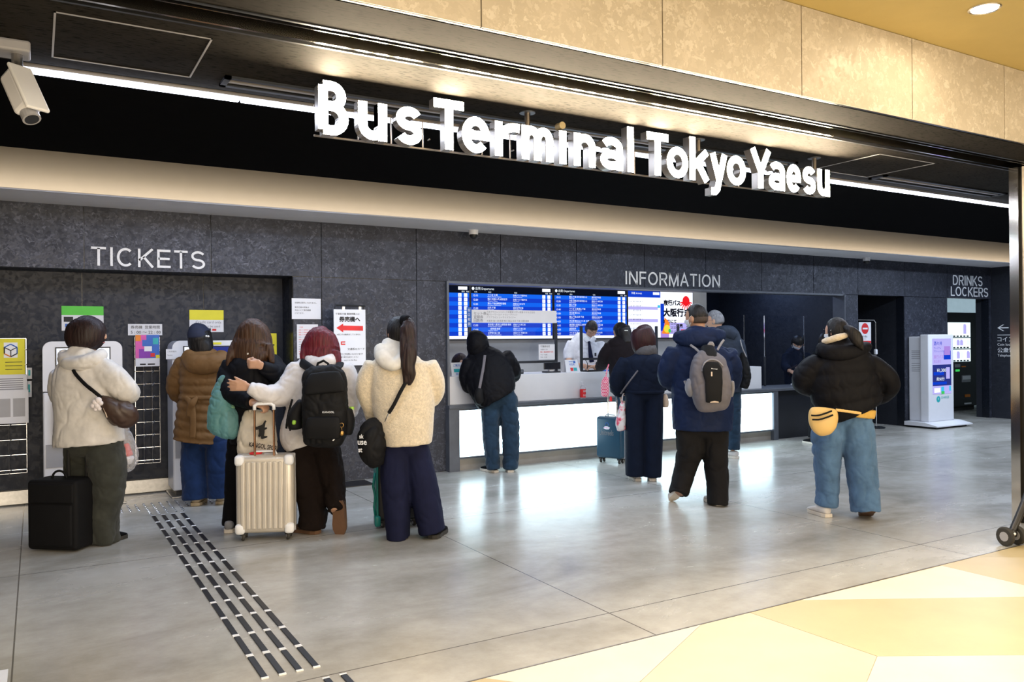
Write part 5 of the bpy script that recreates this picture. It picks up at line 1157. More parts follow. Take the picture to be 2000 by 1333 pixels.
p.shoe(450, 1028, -.04, -10, 'shoe_grey', 'sole_white'); p.shoe(512, 1020, .08, 5, 'shoe_grey', 'sole_white')
p.hand(493, 788, -.28, (1, -.1, -.25), (0, .35, -1), (.2, 1, .2), curl=66, thumb=.25); p.hand(512, 714, -.21, (-1, -.1, .1), (0, 1, .2), (0, .2, 1), curl=74, thumb=.12); p.done()

# --- red haired woman with the black backpack
p = Person('red haired woman in a white puffer jacket wearing the black backpack', 6.08, (610, 1035))
p.garment('jacket', 'white_puffer', [(696, 604, 650, .09), (706, 584, 664, .13), (722, 574, 678, .16), (760, 570, 684, .18), (800, 562, 680, .19), (830, 553, 672, .20), (854, 548, 662, .20), (866, 562, 654, .19)],
          [[(588, 720, -.03, 26, .10), (572, 752, -.07, 28, .105), (549, 771, -.12, 25, .095), (523, 772, -.20, 20, .08), (502, 764, -.25, 16, .065), (486, 757, -.27, 12, .05)], [(668, 722, 0, 24, .10), (682, 752, .02, 23, .095), (686, 782, .05, 21, .09), (680, 806, .12, 18, .075)]], tq=(.13, .035), lq=(.10, .06), fold=0.0037, fscale=10)
p.piece('hood', 'white_puffer', [[(606, 700, -.05, 12, .06), (620, 712, -.12, 15, .06), (638, 710, -.12, 16, .06), (652, 700, -.05, 12, .05)]], fold=0.0031)
p.garment('trousers', 'dark_brown_trousers', None, [[(586, 860, 0, 33, .15), (593, 910, 0, 30, .135), (606, 960, 0, 28, .125), (612, 1000, 0, 27, .12), (609, 1030, 0, 27, .13)], [(632, 860, .02, 29, .15), (645, 912, .03, 26, .13), (652, 955, .0, 22, .115), (657, 1000, -.09, 17, .095)]], fold=0.0062, fscale=7, ridge=True)
p.head(628, 669, -12, 2, 0, 1.0, hair=(.3, .45, .10, -.8), hmat='hair_red')
p.piece('hair', 'hair_red', [p.secs([(643, 610, 640, .07), (650, 601, 649, .095), (665, 593, 659, .108), (682, 588, 664, .11), (698, 590, 665, .10, -.03), (712, 612, 665, .07, -.06)]), [(655, 690, -.05, 10, .05), (658, 708, -.08, 8, .04), (661, 722, -.09, 4, .02)], [(598, 684, -.04, 9, .05), (593, 698, -.07, 7, .04), (602, 712, -.09, 7, .03)]], fine=.0035, smooth=2, voxel=.007)
p.shoe(604, 1030, -.02, -60, 'suede_brown', 'sole_brown', w=.052); p.shoe(661, 1005, -.10, 8, 'suede_brown', 'sole_brown', lift=.125, pitch=82, w=.05)
p.hand(486, 757, -.27, (-1, -.05, .12), (.1, 1, 0), (0, .1, 1), curl=9, splay=10, thumb=.35); p.hand(678, 812, .14, (-.2, .4, -1), (-1, 0, 0), (0, 1, 0)); p.done()

# --- woman in the cream fleece
p = Person('woman with a long dark ponytail in a cream fleece jacket and wide navy trousers', 5.9, (805, 1045))
p.garment('jacket', 'fleece', [(698, 744, 820, .12), (709, 727, 836, .15), (730, 723, 845, .17), (770, 726, 849, .175), (810, 732, 849, .175), (845, 745, 846, .18), (868, 751, 843, .18)],
          [[(732, 716, 0, 22, .10), (718, 742, 0, 21, .095), (716, 766, .02, 20, .09), (726, 795, .06, 18, .08), (731, 822, .12, 14, .06)], [(836, 714, 0, 20, .10), (850, 742, .02, 18, .09), (852, 766, .05, 16, .08), (845, 784, .12, 13, .06)]], fold=0.0022, fscale=8)
p.piece('hood', 'white_knit', [[(744, 682, -.07, 13, .06), (750, 700, -.14, 17, .06), (768, 713, -.17, 13, .05), (784, 704, -.15, 12, .05), (792, 688, -.08, 12, .05)], [(766, 676, -.04, 20, .06), (768, 700, -.10, 20, .06), (768, 716, -.13, 13, .04)], [(768, 668, -.0, 21, .075), (767, 690, -.03, 27, .09)]], fold=0.0031)
p.garment('trousers', 'navy_trousers', None, [[(776, 866, 0, 27, .14), (773, 920, 0, 30, .14), (775, 980, 0, 27, .145), (778, 1051, 0, 22, .145)], [(812, 864, .03, 24, .14), (822, 920, .03, 27, .14), (833, 980, .03, 28, .145), (844, 1038, .03, 26, .15)]], fold=0.0050, fscale=6, ridge=True, aniso=(1, 1, .6))
p.head(776, 651, -38, 0, 0, 1.0, hair=(.55, .42, .09, -.55), face=True)
p.piece('ponytail', 'hair_dark', [[(796, 626, -.10, 9, .035), (798, 640, -.14, 14, .05), (800, 664, -.16, 14, .045), (800, 690, -.185, 15, .045), (797, 714, -.195, 14, .04), (803, 734, -.195, 9, .03), (799, 753, -.19, 3, .012)], [(790, 640, -.15, 8, .03), (789, 690, -.19, 8, .03), (793, 735, -.2, 6, .02), (790, 750, -.2, 3, .01)]], fine=.0035, smooth=2, voxel=.006)
p.piece('hair_tie', 'black_cloth', [[(786, 626, -.10, 10, .04), (797, 627, -.12, 11, .045)]], voxel=.006)
p.shoe(778, 1044, 0, -6, 'black_cloth', 'rubber'); p.shoe(852, 1034, .02, 12, 'black_cloth', 'rubber', w=.052)
p.hand(731, 824, .13, (.2, .5, -1), (1, 0, 0), (0, 1, 0)); p.hand(843, 786, .13, (-.4, .5, -1), (-1, 0, 0), (0, 1, 0)); p.done()

# --- hooded person leaning over the counter
p = Person('hooded person in a black puffer jacket leaning over the left end of the counter', 8.81, (978, 915))
p.garment('jacket', 'black_puffer', None, [[(920, 706, .08, 17, .10), (913, 733, .08, 17, .10), (918, 754, .12, 16, .09), (932, 748, .34, 12, .06)], [(984, 696, .10, 18, .10), (1000, 718, .16, 16, .09), (1004, 734, .24, 13, .08), (988, 736, .38, 11, .06)]],
          [[(930, 690, .14, 25, .11), (940, 703, .12, 37, .15), (951, 722, .07, 47, .17), (959, 748, .03, 48, .18), (967, 772, 0, 43, .18), (971, 780, 0, 41, .175)]], tq=(.13, .05), fold=0.0037, fscale=9)
loft(p.body, p.pts([(930, 690, .14, 20, .09), (951, 722, .07, 36, .13), (967, 775, 0, 32, .13)]), 'rf', dome=.3)
p.garment('jeans', 'denim_dark', None, [[(958, 778, 0, 20, .14), (958, 820, 0, 18, .12), (960, 870, -.01, 16, .11), (963, 917, -.02, 14, .115)], [(992, 776, .02, 20, .14), (996, 820, .02, 18, .12), (998, 870, .02, 17, .11), (997, 916, .02, 15, .115)]], fold=0.0062, fscale=7, ridge=True)
p.piece('hood', 'black_puffer', [p.secs([(651, 920, 946, .08, .12), (657, 913, 951, .115, .11), (668, 911, 954, .125, .10), (680, 912, 956, .12, .10), (690, 918, 955, .10, .10)])], fold=0.0037)
p.head(929, 672, -30, 35, .14, .92)
p.shoe(960, 914, 0, -40, 'black_cloth', 'sole_white'); p.shoe(996, 915, .02, -5, 'black_cloth', 'sole_white')
p.hand(932, 733, .36, (.3, 1, 0), (0, 0, -1), (1, 0, 0)); p.hand(985, 738, .42, (-.3, 1, 0), (0, 0, -1), (-1, 0, 0)); p.done()

# --- clerk in the white shirt
p = Person('clerk in a white short sleeved shirt, dark tie and glasses looking down behind the counter', 10.74, (1142, 870))
p.garment('shirt', 'shirt_white', [(659, 1134, 1164, .075), (664, 1120, 1172, .10), (674, 1112, 1177, .12), (692, 1110, 1177, .13), (716, 1112, 1174, .13), (752, 1114, 1170, .13)],
          [[(1117, 670, -.02, 10, .07), (1111, 688, -.05, 11, .075), (1111, 703, -.08, 10, .07)], [(1171, 671, -.02, 10, .07), (1174, 688, -.05, 10, .07), (1173, 701, -.08, 9, .07)]], fold=0.0031, fscale=10)
p.garment('trousers', 'dark_navy', None, [[(1130, 750, 0, 14, .12), (1130, 800, 0, 12, .10), (1130, 862, 0, 10, .09)], [(1156, 750, 0, 14, .12), (1156, 800, 0, 12, .10), (1156, 862, 0, 10, .09)]])
p.head(1155, 644, 162, 30, -.05, 1.0, hair=(.25, .30, .12, -.35), hmat='hair_black', face=True); p.glasses()
loft(p.body, p.pts([(1111, 700, -.08, 6.5), (1114, 712, -.20, 6.5), (1138, 715, -.38, 5), (1144, 716, -.42, 4.2)]), 'rr', n=14); loft(p.body, p.pts([(1173, 700, -.08, 6.5), (1176, 713, -.20, 6), (1166, 716, -.36, 4.8), (1161, 717, -.40, 4.2)]), 'rr', n=14)
p.hand(1144, 716, -.42, (1, -.2, -.05), (0, -.5, -1), (0, -1, .4), curl=34); p.hand(1162, 717, -.40, (-1, -.2, 0), (0, -.5, -1), (0, -1, .4), curl=34)
p.piece('tie', 'navy_trousers', [[(1150, 668, -.125, 2.8, .012), (1151, 672, -.145, 2.6, .010), (1153, 690, -.15, 4, .008), (1156, 708, -.15, 5, .006)]], voxel=.004, smooth=1)
p.piece('collar', 'shirt_white', [[(1143, 660, -.09, 6, .02), (1149, 668, -.125, 4, .012)], [(1161, 660, -.09, 5, .02), (1153, 668, -.125, 4, .012)]], voxel=.005, smooth=1)
e = M(); e.rbox(-.012, .012, -.003, .003, -.022, .022, .003, xf=lambda q: tuple(at(1163, 693, 10.56) + RT * q[0] + FW * q[1] + UP * q[2])); e.obj('badge', p.root, 'ink')
p.shoe(1130, 868, -.05, 170, 'black_plastic', 'rubber'); p.shoe(1156, 868, -.05, 165, 'black_plastic', 'rubber'); p.done()

# --- dark haired woman at the counter facing the clerk
p = Person('woman with a hair clip in a dark brown jacket paying the clerk at the counter', 9.42, (1212, 905))
p.garment('jacket', 'dark_brown_jacket', [(660, 1198, 1230, .09), (667, 1188, 1240, .13), (682, 1184, 1245, .15), (705, 1187, 1243, .155), (735, 1190, 1240, .155), (768, 1192, 1238, .155)],
          [[(1192, 678, -.02, 13, .08), (1181, 696, .0, 13, .08), (1176, 712, .10, 11, .07), (1170, 716, .22, 9, .06)], [(1240, 680, 0, 12, .08), (1244, 705, .03, 12, .08), (1236, 725, .1, 10, .07)]], fold=0.0037, fscale=9)
p.garment('jeans', 'denim_dark', None, [[(1213, 765, .02, 14, .13), (1220, 830, .02, 12, .11), (1222, 896, .02, 11, .10)], [(1230, 765, .02, 14, .13), (1238, 830, .02, 12, .11), (1241, 896, .02, 11, .10)]], fold=0.0031)
p.head(1213, 650, -48, 22, .03, .98, hair=(.45, .40, .12, -.9), hmat='hair_black', face=True)
p.piece('hair', 'hair_black', [p.secs([(640, 1204, 1230, .10), (650, 1206, 1233, .11), (662, 1210, 1235, .10, -.03), (674, 1214, 1236, .07, -.08)])], fine=.003, smooth=2, voxel=.007)
e = M(); e.rbox(-.020, .020, -.004, .004, -.004, .004, .002, xf=lambda q: tuple(at(1223, 646, 9.26) + RT * q[0] + FW * q[1] + UP * q[2])); e.obj('hair_clip', p.root, 'pearl')
p.hand(1170, 716, .22, (-1, .3, -.05), (0, 0, -1), (0, 1, 0), curl=24); p.hand(1234, 728, .12, (-.6, .5, -.6), (-1, 0, 0), (0, 1, 0)); p.shoe(1222, 900, .02, -10, 'shoe_white'); p.shoe(1241, 901, .02, 0, 'shoe_white'); p.done()

# --- woman in navy with the grey scarf
p = Person('woman with a maroon bob in a navy top, grey scarf and long navy trousers', 8.22, (1256, 936))
p.garment('jacket', 'dark_navy', [(692, 1238, 1284, .10), (701, 1224, 1298, .135), (716, 1217, 1302, .155), (740, 1219, 1299, .16), (766, 1221, 1297, .16)],
          [[(1224, 708, 0, 17, .09), (1210, 730, 0, 16, .085), (1205, 752, .03, 15, .08), (1210, 768, .10, 12, .07)], [(1294, 708, 0, 16, .09), (1300, 728, .02, 15, .085), (1300, 746, .08, 13, .07), (1290, 756, .16, 11, .06)]], fold=0.0037, fscale=8)
p.piece('hem_band', 'dark_navy', [[(1259, 762, 0, 39, .165), (1259, 769, 0, 38, .162)]], 'ff', smooth=2)
p.garment('trousers', 'dark_navy', None, [[(1240, 765, 0, 20, .15), (1240, 850, 0, 19, .135), (1240, 930, -.01, 18, .135)], [(1277, 765, 0, 20, .15), (1275, 850, 0, 19, .135), (1273, 931, 0, 18, .135)]], fold=0.0043, fscale=6, aniso=(1, 1, .4), ridge=True)
p.head(1257, 664, -4, 6, 0, 1.0, hair=(.3, .45, .10, -.8), hmat='hair_maroon')
p.piece('hair', 'hair_maroon', [p.secs([(638, 1244, 1266, .06), (643, 1238, 1274, .09), (656, 1232, 1280, .105), (670, 1233, 1281, .105), (680, 1236, 1280, .09), (686, 1244, 1276, .07)])], fine=.0028, smooth=2, voxel=.007)
p.piece('scarf', 'scarf_grey', [[(1260, 676, 0, 20, .10), (1261, 684, 0, 22, .115), (1261, 692, 0, 22, .11)]], fold=0.0031, fscale=20)
p.shoe(1242, 936, 0, -8, 'shoe_white'); p.shoe(1274, 936, 0, 8, 'shoe_white'); p.hand(1212, 770, .12, (.2, .6, -1), (1, 0, 0), (0, 1, 0)); p.hand(1288, 758, .18, (-.3, 1, 0), (-1, 0, 0), (0, 0, 1)); p.done()

# --- man in the navy coat
p = Person('man with short black hair in a navy coat wearing the grey backpack', 6.99, (1365, 980), 'skin_tan')
p.garment('coat', 'navy_coat', [(668, 1334, 1404, .11), (680, 1318, 1418, .15), (700, 1311, 1427, .175), (740, 1312, 1430, .18), (780, 1312, 1432, .185), (815, 1313, 1431, .19), (840, 1315, 1429, .19)],
          [[(1322, 690, 0, 22, .10), (1306, 716, .02, 20, .095), (1304, 740, .07, 18, .085), (1320, 756, .18, 14, .07)], [(1420, 692, 0, 20, .10), (1430, 722, .05, 19, .095), (1427, 750, .14, 16, .08), (1410, 760, .24, 13, .07)]], fold=0.0050, fscale=8)
p.piece('hood', 'navy_coat', [[(1324, 660, -.02, 12, .06), (1340, 660, -.10, 17, .06), (1366, 660, -.13, 20, .06), (1392, 656, -.10, 17, .06), (1407, 655, -.02, 12, .06)], [(1366, 650, -.0, 30, .10), (1366, 672, -.06, 40, .12)], [(1335, 660, .03, 15, .08), (1365, 652, .06, 12, .08), (1398, 656, .04, 15, .08)]], fold=0.0043)
p.garment('trousers', 'charcoal_trousers', None, [[(1346, 836, 0, 28, .15), (1347, 880, .03, 25, .135), (1337, 922, .06, 21, .12), (1325, 966, .0, 18, .125)], [(1396, 836, 0, 28, .15), (1397, 890, 0, 24, .135), (1401, 940, -.02, 21, .125), (1402, 986, -.04, 20, .13)]], fold=0.0050, fscale=6.5, ridge=True)
p.head(1360, 622, -42, 4, 0, 1.06, hair=(.52, .30, .06, -.05), hmat='hair_black', face=True); p.mask()
m = M(); m.add(p.hc + hair_shape(.45, .22, .018, -.42) @ p.hB, HF); fuse(m, 'hair', 'stubble', p.root, voxel=.006, smooth=2)
p.shoe(1322, 962, .03, -12, 'shoe_white', lift=.075, pitch=34); p.shoe(1397, 984, 0, -12, 'shoe_white'); p.hand(1322, 757, .2, (.5, 1, .2), (1, 0, 0), (0, 0, 1)); p.hand(1408, 761, .26, (-.5, 1, 0), (-1, 0, 0), (0, 0, 1)); p.done()

# --- grey haired man
p = Person('grey haired man with glasses in a slate padded jacket and white trainers', 9.69, (1430, 892))
p.garment('jacket', 'slate_jacket', [(644, 1394, 1426, .09), (652, 1388, 1440, .125), (668, 1386, 1448, .15), (700, 1386, 1449, .165), (740, 1390, 1449, .165), (766, 1392, 1447, .165)],
          [[(1440, 668, -.02, 13, .09), (1446, 698, -.02, 13, .09), (1444, 728, .04, 12, .08), (1430, 744, .14, 10, .07)], [(1392, 668, .02, 12, .09), (1386, 698, .06, 12, .08), (1392, 728, .18, 10, .07)]], tq=(.12, .03), fold=0.0031, fscale=9)
p.piece('hood', 'slate_jacket', [[(1402, 646, -.03, 9, .07), (1418, 648, -.10, 12, .08), (1434, 656, -.10, 11, .07)]], fold=0.0031)
p.garment('jeans', 'denim_dark', None, [[(1432, 762, 0, 16, .13), (1432, 820, 0, 14, .115), (1431, 878, 0, 13, .11)], [(1406, 762, .04, 15, .13), (1408, 820, .06, 13, .115), (1410, 874, .1, 12, .11)]], fold=0.0037, ridge=True)
p.head(1396, 627, -62, 8, -.0, 1.08, hair=(.50, .22, .07, -.38), hmat='hair_grey', face=True); p.glasses('chrome')
p.shoe(1430, 893, 0, -30, 'shoe_white', w=.05); p.shoe(1412, 885, .12, -25, 'shoe_white'); p.hand(1428, 746, .16, (-.5, 1, 0), (-1, 0, 0), (0, 0, 1)); p.hand(1394, 730, .2, (.3, 1, 0), (1, 0, 0), (0, 0, 1)); p.done()

# --- woman in blue jeans walking away
p = Person('woman in a black puffer jacket and blue jeans walking away at the right', 6.45, (1650, 1010))
p.garment('jacket', 'black_puffer', [(676, 1610, 1668, .10), (690, 1594, 1690, .15), (708, 1584, 1706, .175), (745, 1580, 1716, .19), (780, 1588, 1722, .19), (798, 1596, 1723, .187), (808, 1604, 1723, .184)],
          [[(1600, 708, 0, 21, .11), (1576, 728, .02, 22, .105), (1568, 748, .06, 20, .095), (1584, 760, .18, 16, .08), (1600, 758, .28, 13, .06)], [(1694, 709, 0, 21, .11), (1722, 729, -.02, 21, .105), (1737, 748, -.02, 19, .095), (1728, 768, .05, 16, .08), (1712, 780, .12, 13, .06)]], tq=(.11, .06), fold=0.0028, fscale=9)
p.piece('hood', 'black_puffer', [[(1602, 682, -.02, 11, .06), (1616, 688, -.10, 15, .055), (1645, 690, -.14, 16, .05), (1675, 686, -.10, 15, .055), (1690, 678, -.02, 11, .06)], [(1645, 672, -.03, 26, .08), (1645, 692, -.09, 32, .09)]], fold=0.0037)
p.piece('fur_collar', 'fur_cream', [[(1609, 668, -.03, 6, .03), (1622, 664, -.085, 6.5, .03), (1638, 659, -.115, 6.5, .03), (1654, 655, -.10, 5, .03)]], fold=0.0037, fscale=60, smooth=1)
p.piece('shirt', 'yellow_cloth', [p.secs([(795, 1604, 1708, .172), (812, 1604, 1704, .176)])], 'ff')
p.garment('jeans', 'denim_blue', None, [[(1622, 808, .03, 33, .155), (1617, 850, .04, 30, .145), (1615, 900, .05, 25, .125), (1616, 950, .06, 21, .115), (1614, 988, .06, 20, .12)], [(1668, 808, 0, 33, .155), (1674, 850, -.02, 32, .15), (1680, 900, -.04, 28, .135), (1686, 950, -.07, 27, .125), (1691, 1000, -.10, 26, .13)]], fold=0.0068, fscale=7, ridge=True, voxel=.008)
p.head(1634, 650, -30, 2, 0, 1.0, hair=(.5, .36, .09, -.5), hmat='hair_black', face=True); p.mask()
p.piece('ponytail', 'hair_black', [[(1652, 641, -.09, 6, .03), (1661, 646, -.13, 9, .04), (1669, 655, -.15, 12, .04), (1675, 666, -.16, 11, .035), (1681, 676, -.16, 6, .02), (1686, 684, -.155, 2, .01)]], fine=.003, smooth=2, voxel=.006)
p.shoe(1606, 992, .05, -14, 'shoe_white', w=.05, L=.25); p.shoe(1694, 1018, -.08, 14, 'shoe_white', 'sole_brown', w=.052, L=.26, lift=.035, pitch=20)
p.hand(1602, 758, .3, (.5, 1, 0), (1, 0, 0), (0, 0, 1)); p.hand(1710, 781, .13, (-.6, .6, -.5), (-1, 0, 0), (0, 0, 1)); p.done()

# --- masked person at the dark desk, hidden customer, seated clerk
p = Person('masked person in dark clothes bending over papers behind the dark desk', 12.5, (1556, 843))
p.garment('jacket', 'dark_navy', [(680, 1546, 1568, .08), (688, 1536, 1574, .12), (700, 1531, 1578, .13), (725, 1532, 1577, .14), (755, 1534, 1575, .14)], [[(1537, 694, -.02, 8, .08), (1534, 714, -.08, 8, .08), (1541, 724, -.22, 6, .06)], [(1574, 694, -.02, 8, .08), (1578, 708, -.08, 8, .08), (1570, 715, -.22, 6, .06)]], fold=0.0031)
p.garment('trousers', 'black_cloth', None, [[(1548, 750, 0, 10, .12), (1548, 832, 0, 8, .10)], [(1564, 750, 0, 10, .12), (1564, 832, 0, 8, .10)]])
p.head(1557, 670, 175, 40, -.08, 1.0, hair=(.15, .2, .12, -.6), face=True); p.mask()
p.hand(1542, 724, -.23, (.6, -.6, -.5), (0, .5, -1), (1, 0, 0), curl=30); p.hand(1569, 715, -.23, (-.6, -.6, -.3), (0, .5, -1), (-1, 0, 0), curl=30); p.shoe(1548, 836, 0, 175, 'black_plastic', 'rubber'); p.shoe(1564, 836, 0, 185, 'black_plastic', 'rubber'); p.done()
p = Person('person in black mostly hidden in front of the woman in blue jeans', 10.9, (1600, 862))
p.garment('jacket', 'black_cloth', [(684, 1596, 1626, .09), (694, 1586, 1636, .13), (715, 1586, 1638, .15), (760, 1588, 1636, .155), (778, 1588, 1634, .155)], [[(1592, 700, .05, 10, .08), (1592, 730, .10, 10, .08), (1598, 745, .2, 8, .07)], [(1634, 700, .05, 10, .08), (1638, 730, .1, 10, .08), (1628, 745, .2, 8, .07)]], fold=0.0031)
p.garment('trousers', 'black_cloth', None, [[(1598, 775, 0, 13, .12), (1593, 820, 0, 11, .105), (1590, 856, 0, 11, .10)], [(1622, 775, 0, 13, .12), (1626, 820, 0, 11, .105), (1630, 854, 0, 11, .10)]])
p.head(1611, 668, 20, 20, .03, 1.0, hair=(.5, .4, .12, -.75)); p.piece('hood', 'fur_cream' if False else 'black_cloth', [[(1598, 680, -.02, 8, .06), (1612, 684, -.08, 9, .06), (1626, 680, -.02, 8, .06)]])
p.shoe(1588, 864, 0, -25, 'black_cloth', 'sole_white'); p.shoe(1634, 862, 0, 15, 'black_cloth', 'sole_white'); p.hand(1599, 746, .21, (.3, 1, 0), (1, 0, 0), (0, 0, 1)); p.hand(1627, 746, .21, (-.3, 1, 0), (-1, 0, 0), (0, 0, 1)); p.done()
p = Person('dark haired clerk low behind the left end of the counter facing right', 9.85, (893, 895))
p.garment('shirt', 'dark_navy', [(724, 884, 908, .08), (732, 874, 918, .11), (752, 870, 922, .13), (800, 872, 920, .14)], [[(876, 738, 0, 9, .08), (872, 765, -.04, 9, .08), (886, 775, -.2, 7, .06)], [(917, 738, 0, 9, .08), (921, 765, -.04, 9, .08), (908, 775, -.2, 7, .06)]])
p.garment('trousers', 'black_cloth', None, [[(884, 795, 0, 13, .13), (882, 840, 0, 11, .11), (882, 890, 0, 10, .10)], [(908, 795, 0, 13, .13), (910, 840, 0, 11, .11), (910, 890, 0, 10, .10)]])
p.head(898, 709, 110, 18, 0, .98, hair=(.45, .25, .10, -.35), hmat='hair_dark', face=True)
p.hand(888, 776, -.22, (.6, -.4, -.4), (0, 0, -1), (1, 0, 0)); p.hand(906, 776, -.22, (-.6, -.4, -.4), (0, 0, -1), (-1, 0, 0)); p.shoe(882, 893, 0, 100, 'black_plastic', 'rubber'); p.shoe(910, 893, 0, 100, 'black_plastic', 'rubber'); p.done()
# ================================================================== BAGS AND LUGGAGE
class Carry(Person):
    """something carried: shares the shaping tools, has no body"""
    def __init__(s, name, label, cat, d, c, group=None):
        s.d = d; s.k = d / F_PX; s.body = M(); p = at(c[0], c[1], d); s.root = thing(name, tuple(p), label, cat, group)
    def write(s, t, px, py, dd, h, mat, w=None, bold=.004, name='print', tilt=0, right=None):
        R = np.array(RT if right is None else right, float); U = UP * cos(radians(tilt)) + R * sin(radians(tilt)); R2 = R * cos(radians(tilt)) - UP * sin(radians(tilt))
        m = M(); m.text(t, at(px, py, s.d + dd), None, R2, U, w=w, h=h, depth=.003, bold=bold); return m.obj(name, s.root, mat)
    def ribbon(s, name, mat, pts, r=4, th=.005): return s.piece(name, mat, [[(x, y, dd, r, th) for x, y, dd in pts]], 'ff', voxel=.004, smooth=1)
plain('nylon_black', (.008, .008, .009, 1), .65, bump=.2, bscale=400, spec=.15); plain('nylon_grey', (.12, .11, .125, 1), .65, bump=.2, bscale=400); plain('nylon_light', (.22, .21, .22, 1), .6); plain('leather_brown', (.045, .022, .014, 1), .45, bump=.1, bscale=120); plain('canvas_white', (.62, .56, .47, 1), .85, bump=.3, bscale=300); plain('bag_yellow', (.70, .46, .16, 1), .5, noise=.02); plain('pouch_beige', (.60, .47, .36, 1), .6); plain('brass', (.55, .32, .10, 1), .3, 1.0); plain('lime_green', (.30, .55, .06, 1), .4); plain('plush', (.72, .66, .66, 1), .95, bump=.8, bscale=90, sheen=.3); plain('print_black', (.008, .008, .008, 1), .7)
plain('silver_shell', (.62, .57, .50, 1), .32, .25, noise=.02); plain('blue_shell', (.010, .055, .10, 1), .35, noise=.03); plain('teal_shell', (.008, .22, .20, 1), .4); plain('handle_copper', (.50, .30, .20, 1), .25, 1.0)
glass('mesh_teal', (.22, .50, .52, 1), .42, .5); glass('mesh_green', (.35, .66, .42, 1), .55, .5)
def gauze():
    m, nt, b = nodemat('pink_check'); c = tex(nt, 60, kind='ShaderNodeTexChecker'); c.inputs[1].default_value = (.80, .10, .20, 1); c.inputs[2].default_value = (.85, .45, .50, 1); nt.links.new(c.outputs[0], b.inputs['Base Color']); b.inputs['Roughness'].default_value = .8
    m, nt, b = nodemat('floral'); v = tex(nt, 16, 2); r = ramp(nt, v.outputs[0], [(.50, (.75, .72, .74, 1)), (.58, (.75, .15, .22, 1)), (.70, (.65, .04, .10, 1))]); nt.links.new(r.outputs[0], b.inputs['Base Color']); b.inputs['Roughness'].default_value = .8
gauze()

# brown shoulder bag and the plastic bag of the woman in the white jacket
b = Carry('shoulder_bag', 'brown leather shoulder bag with a white furry charm on the white jacket', 'bag', 5.83, (235, 830))
b.piece('pouch', 'leather_brown', [[(196, 776, -.17, 7, .03), (212, 790, -.16, 16, .06), (232, 806, -.13, 26, .08), (252, 812, -.09, 25, .08), (264, 812, -.06, 16, .06)]], fold=.004, dome=.3)
b.ribbon('strap', 'nylon_black', [(140, 714, -.13), (147, 730, -.175), (165, 750, -.205), (182, 764, -.215), (198, 777, -.215)], 4)
m = M()
for x, y, r in ((186, 786, 6), (192, 782, 6), (182, 793, 5.5), (190, 793, 6), (197, 788, 4.5), (187, 800, 4), (194, 799, 4)): m.ell(at(x, y, 5.83 - .22), (r * b.k, r * b.k, r * b.k), None, 12, 8)
m.obj('charm', b.root, 'plush', smooth=True); t = M(); t.tube([at(199, 790, 5.62), at(206, 806, 5.62), at(209, 816, 5.62)], .004, 6); t.obj('charm_cord', b.root, 'pouch_beige')
b = Carry('plastic_bag', 'see through plastic bag with red and white goods hanging beside the grey green jeans', 'bag', 5.92, (250, 925))
b.piece('film', 'frosted_bag', [[(243, 832, .0, 5, .02), (247, 850, 0, 9, .04), (252, 878, 0, 14, .07), (253, 902, 0, 14, .075), (248, 918, 0, 9, .05)]], fold=.006, fscale=16, voxel=.006)
b.piece('goods', 'red_ink', [[(246, 868, 0, 5, .03), (250, 890, 0, 8, .05)]], voxel=.006); b.piece('goods', 'paper', [[(253, 893, 0, 8, .05), (248, 905, 0, 7, .05)]], voxel=.006)

# gauzy teal bag and white printed tote of the woman in black
b = Carry('gauze_bag', 'sheer teal and green gauze bag hanging from the arm of the woman in black', 'bag', 6.05, (438, 850))
b.piece('gauze', 'mesh_teal', [[(436, 735, 0, 5, .02), (430, 758, 0, 12, .05), (432, 785, 0, 22, .085), (437, 815, 0, 31, .10), (438, 840, 0, 31, .10), (436, 849, 0, 26, .08)]], fold=.006, fscale=14, voxel=.007)
b.piece('contents', 'mesh_green', [[(440, 776, 0, 13, .05), (447, 800, 0, 16, .06)]], voxel=.007)
b = Carry('tote_bag', 'white canvas tote bag with black kangaroo print and block letters', 'bag', 6.02, (502, 890))
b.piece('canvas', 'canvas_white', [b.secs([(802, 478, 530, .03), (825, 470, 538, .055), (855, 464, 542, .075), (880, 463, 540, .08), (891, 470, 534, .07)])], fold=.006, fscale=9)
b.ribbon('handle', 'canvas_white', [(488, 806, -.03), (494, 780, -.05), (505, 768, -.05), (516, 782, -.04), (522, 806, -.03)], 3)
b.write('KANGOL SPORT', 486, 873, -.09, .036, 'print_black', w=.225, bold=.02, tilt=9)
m = M(); dd = 6.0 - .086
def kp(pts): m.prism([at(x, y, dd) for x, y in pts], FW * .006)
kp([(515.8, 824.0), (517.8, 821.7), (520.1, 824.0), (518.1, 826.2), (516.7, 835.7), (520.5, 835.3), (521.4, 838.0), (516.5, 840.7), (516.3, 846.1), (515.1, 852.4), (521.9, 852.4), (521.7, 855.1), (512.9, 858.2), (510.2, 857.8), (509.3, 852.4), (507.0, 854.2), (503.9, 852.8), (506.1, 845.2), (504.8, 838.9), (501.2, 840.7), (496.7, 837.1), (495.8, 833.5), (501.2, 834.4), (508.4, 831.6), (512.9, 829.4)])
m.obj('kangaroo_mark', b.root, 'print_black')

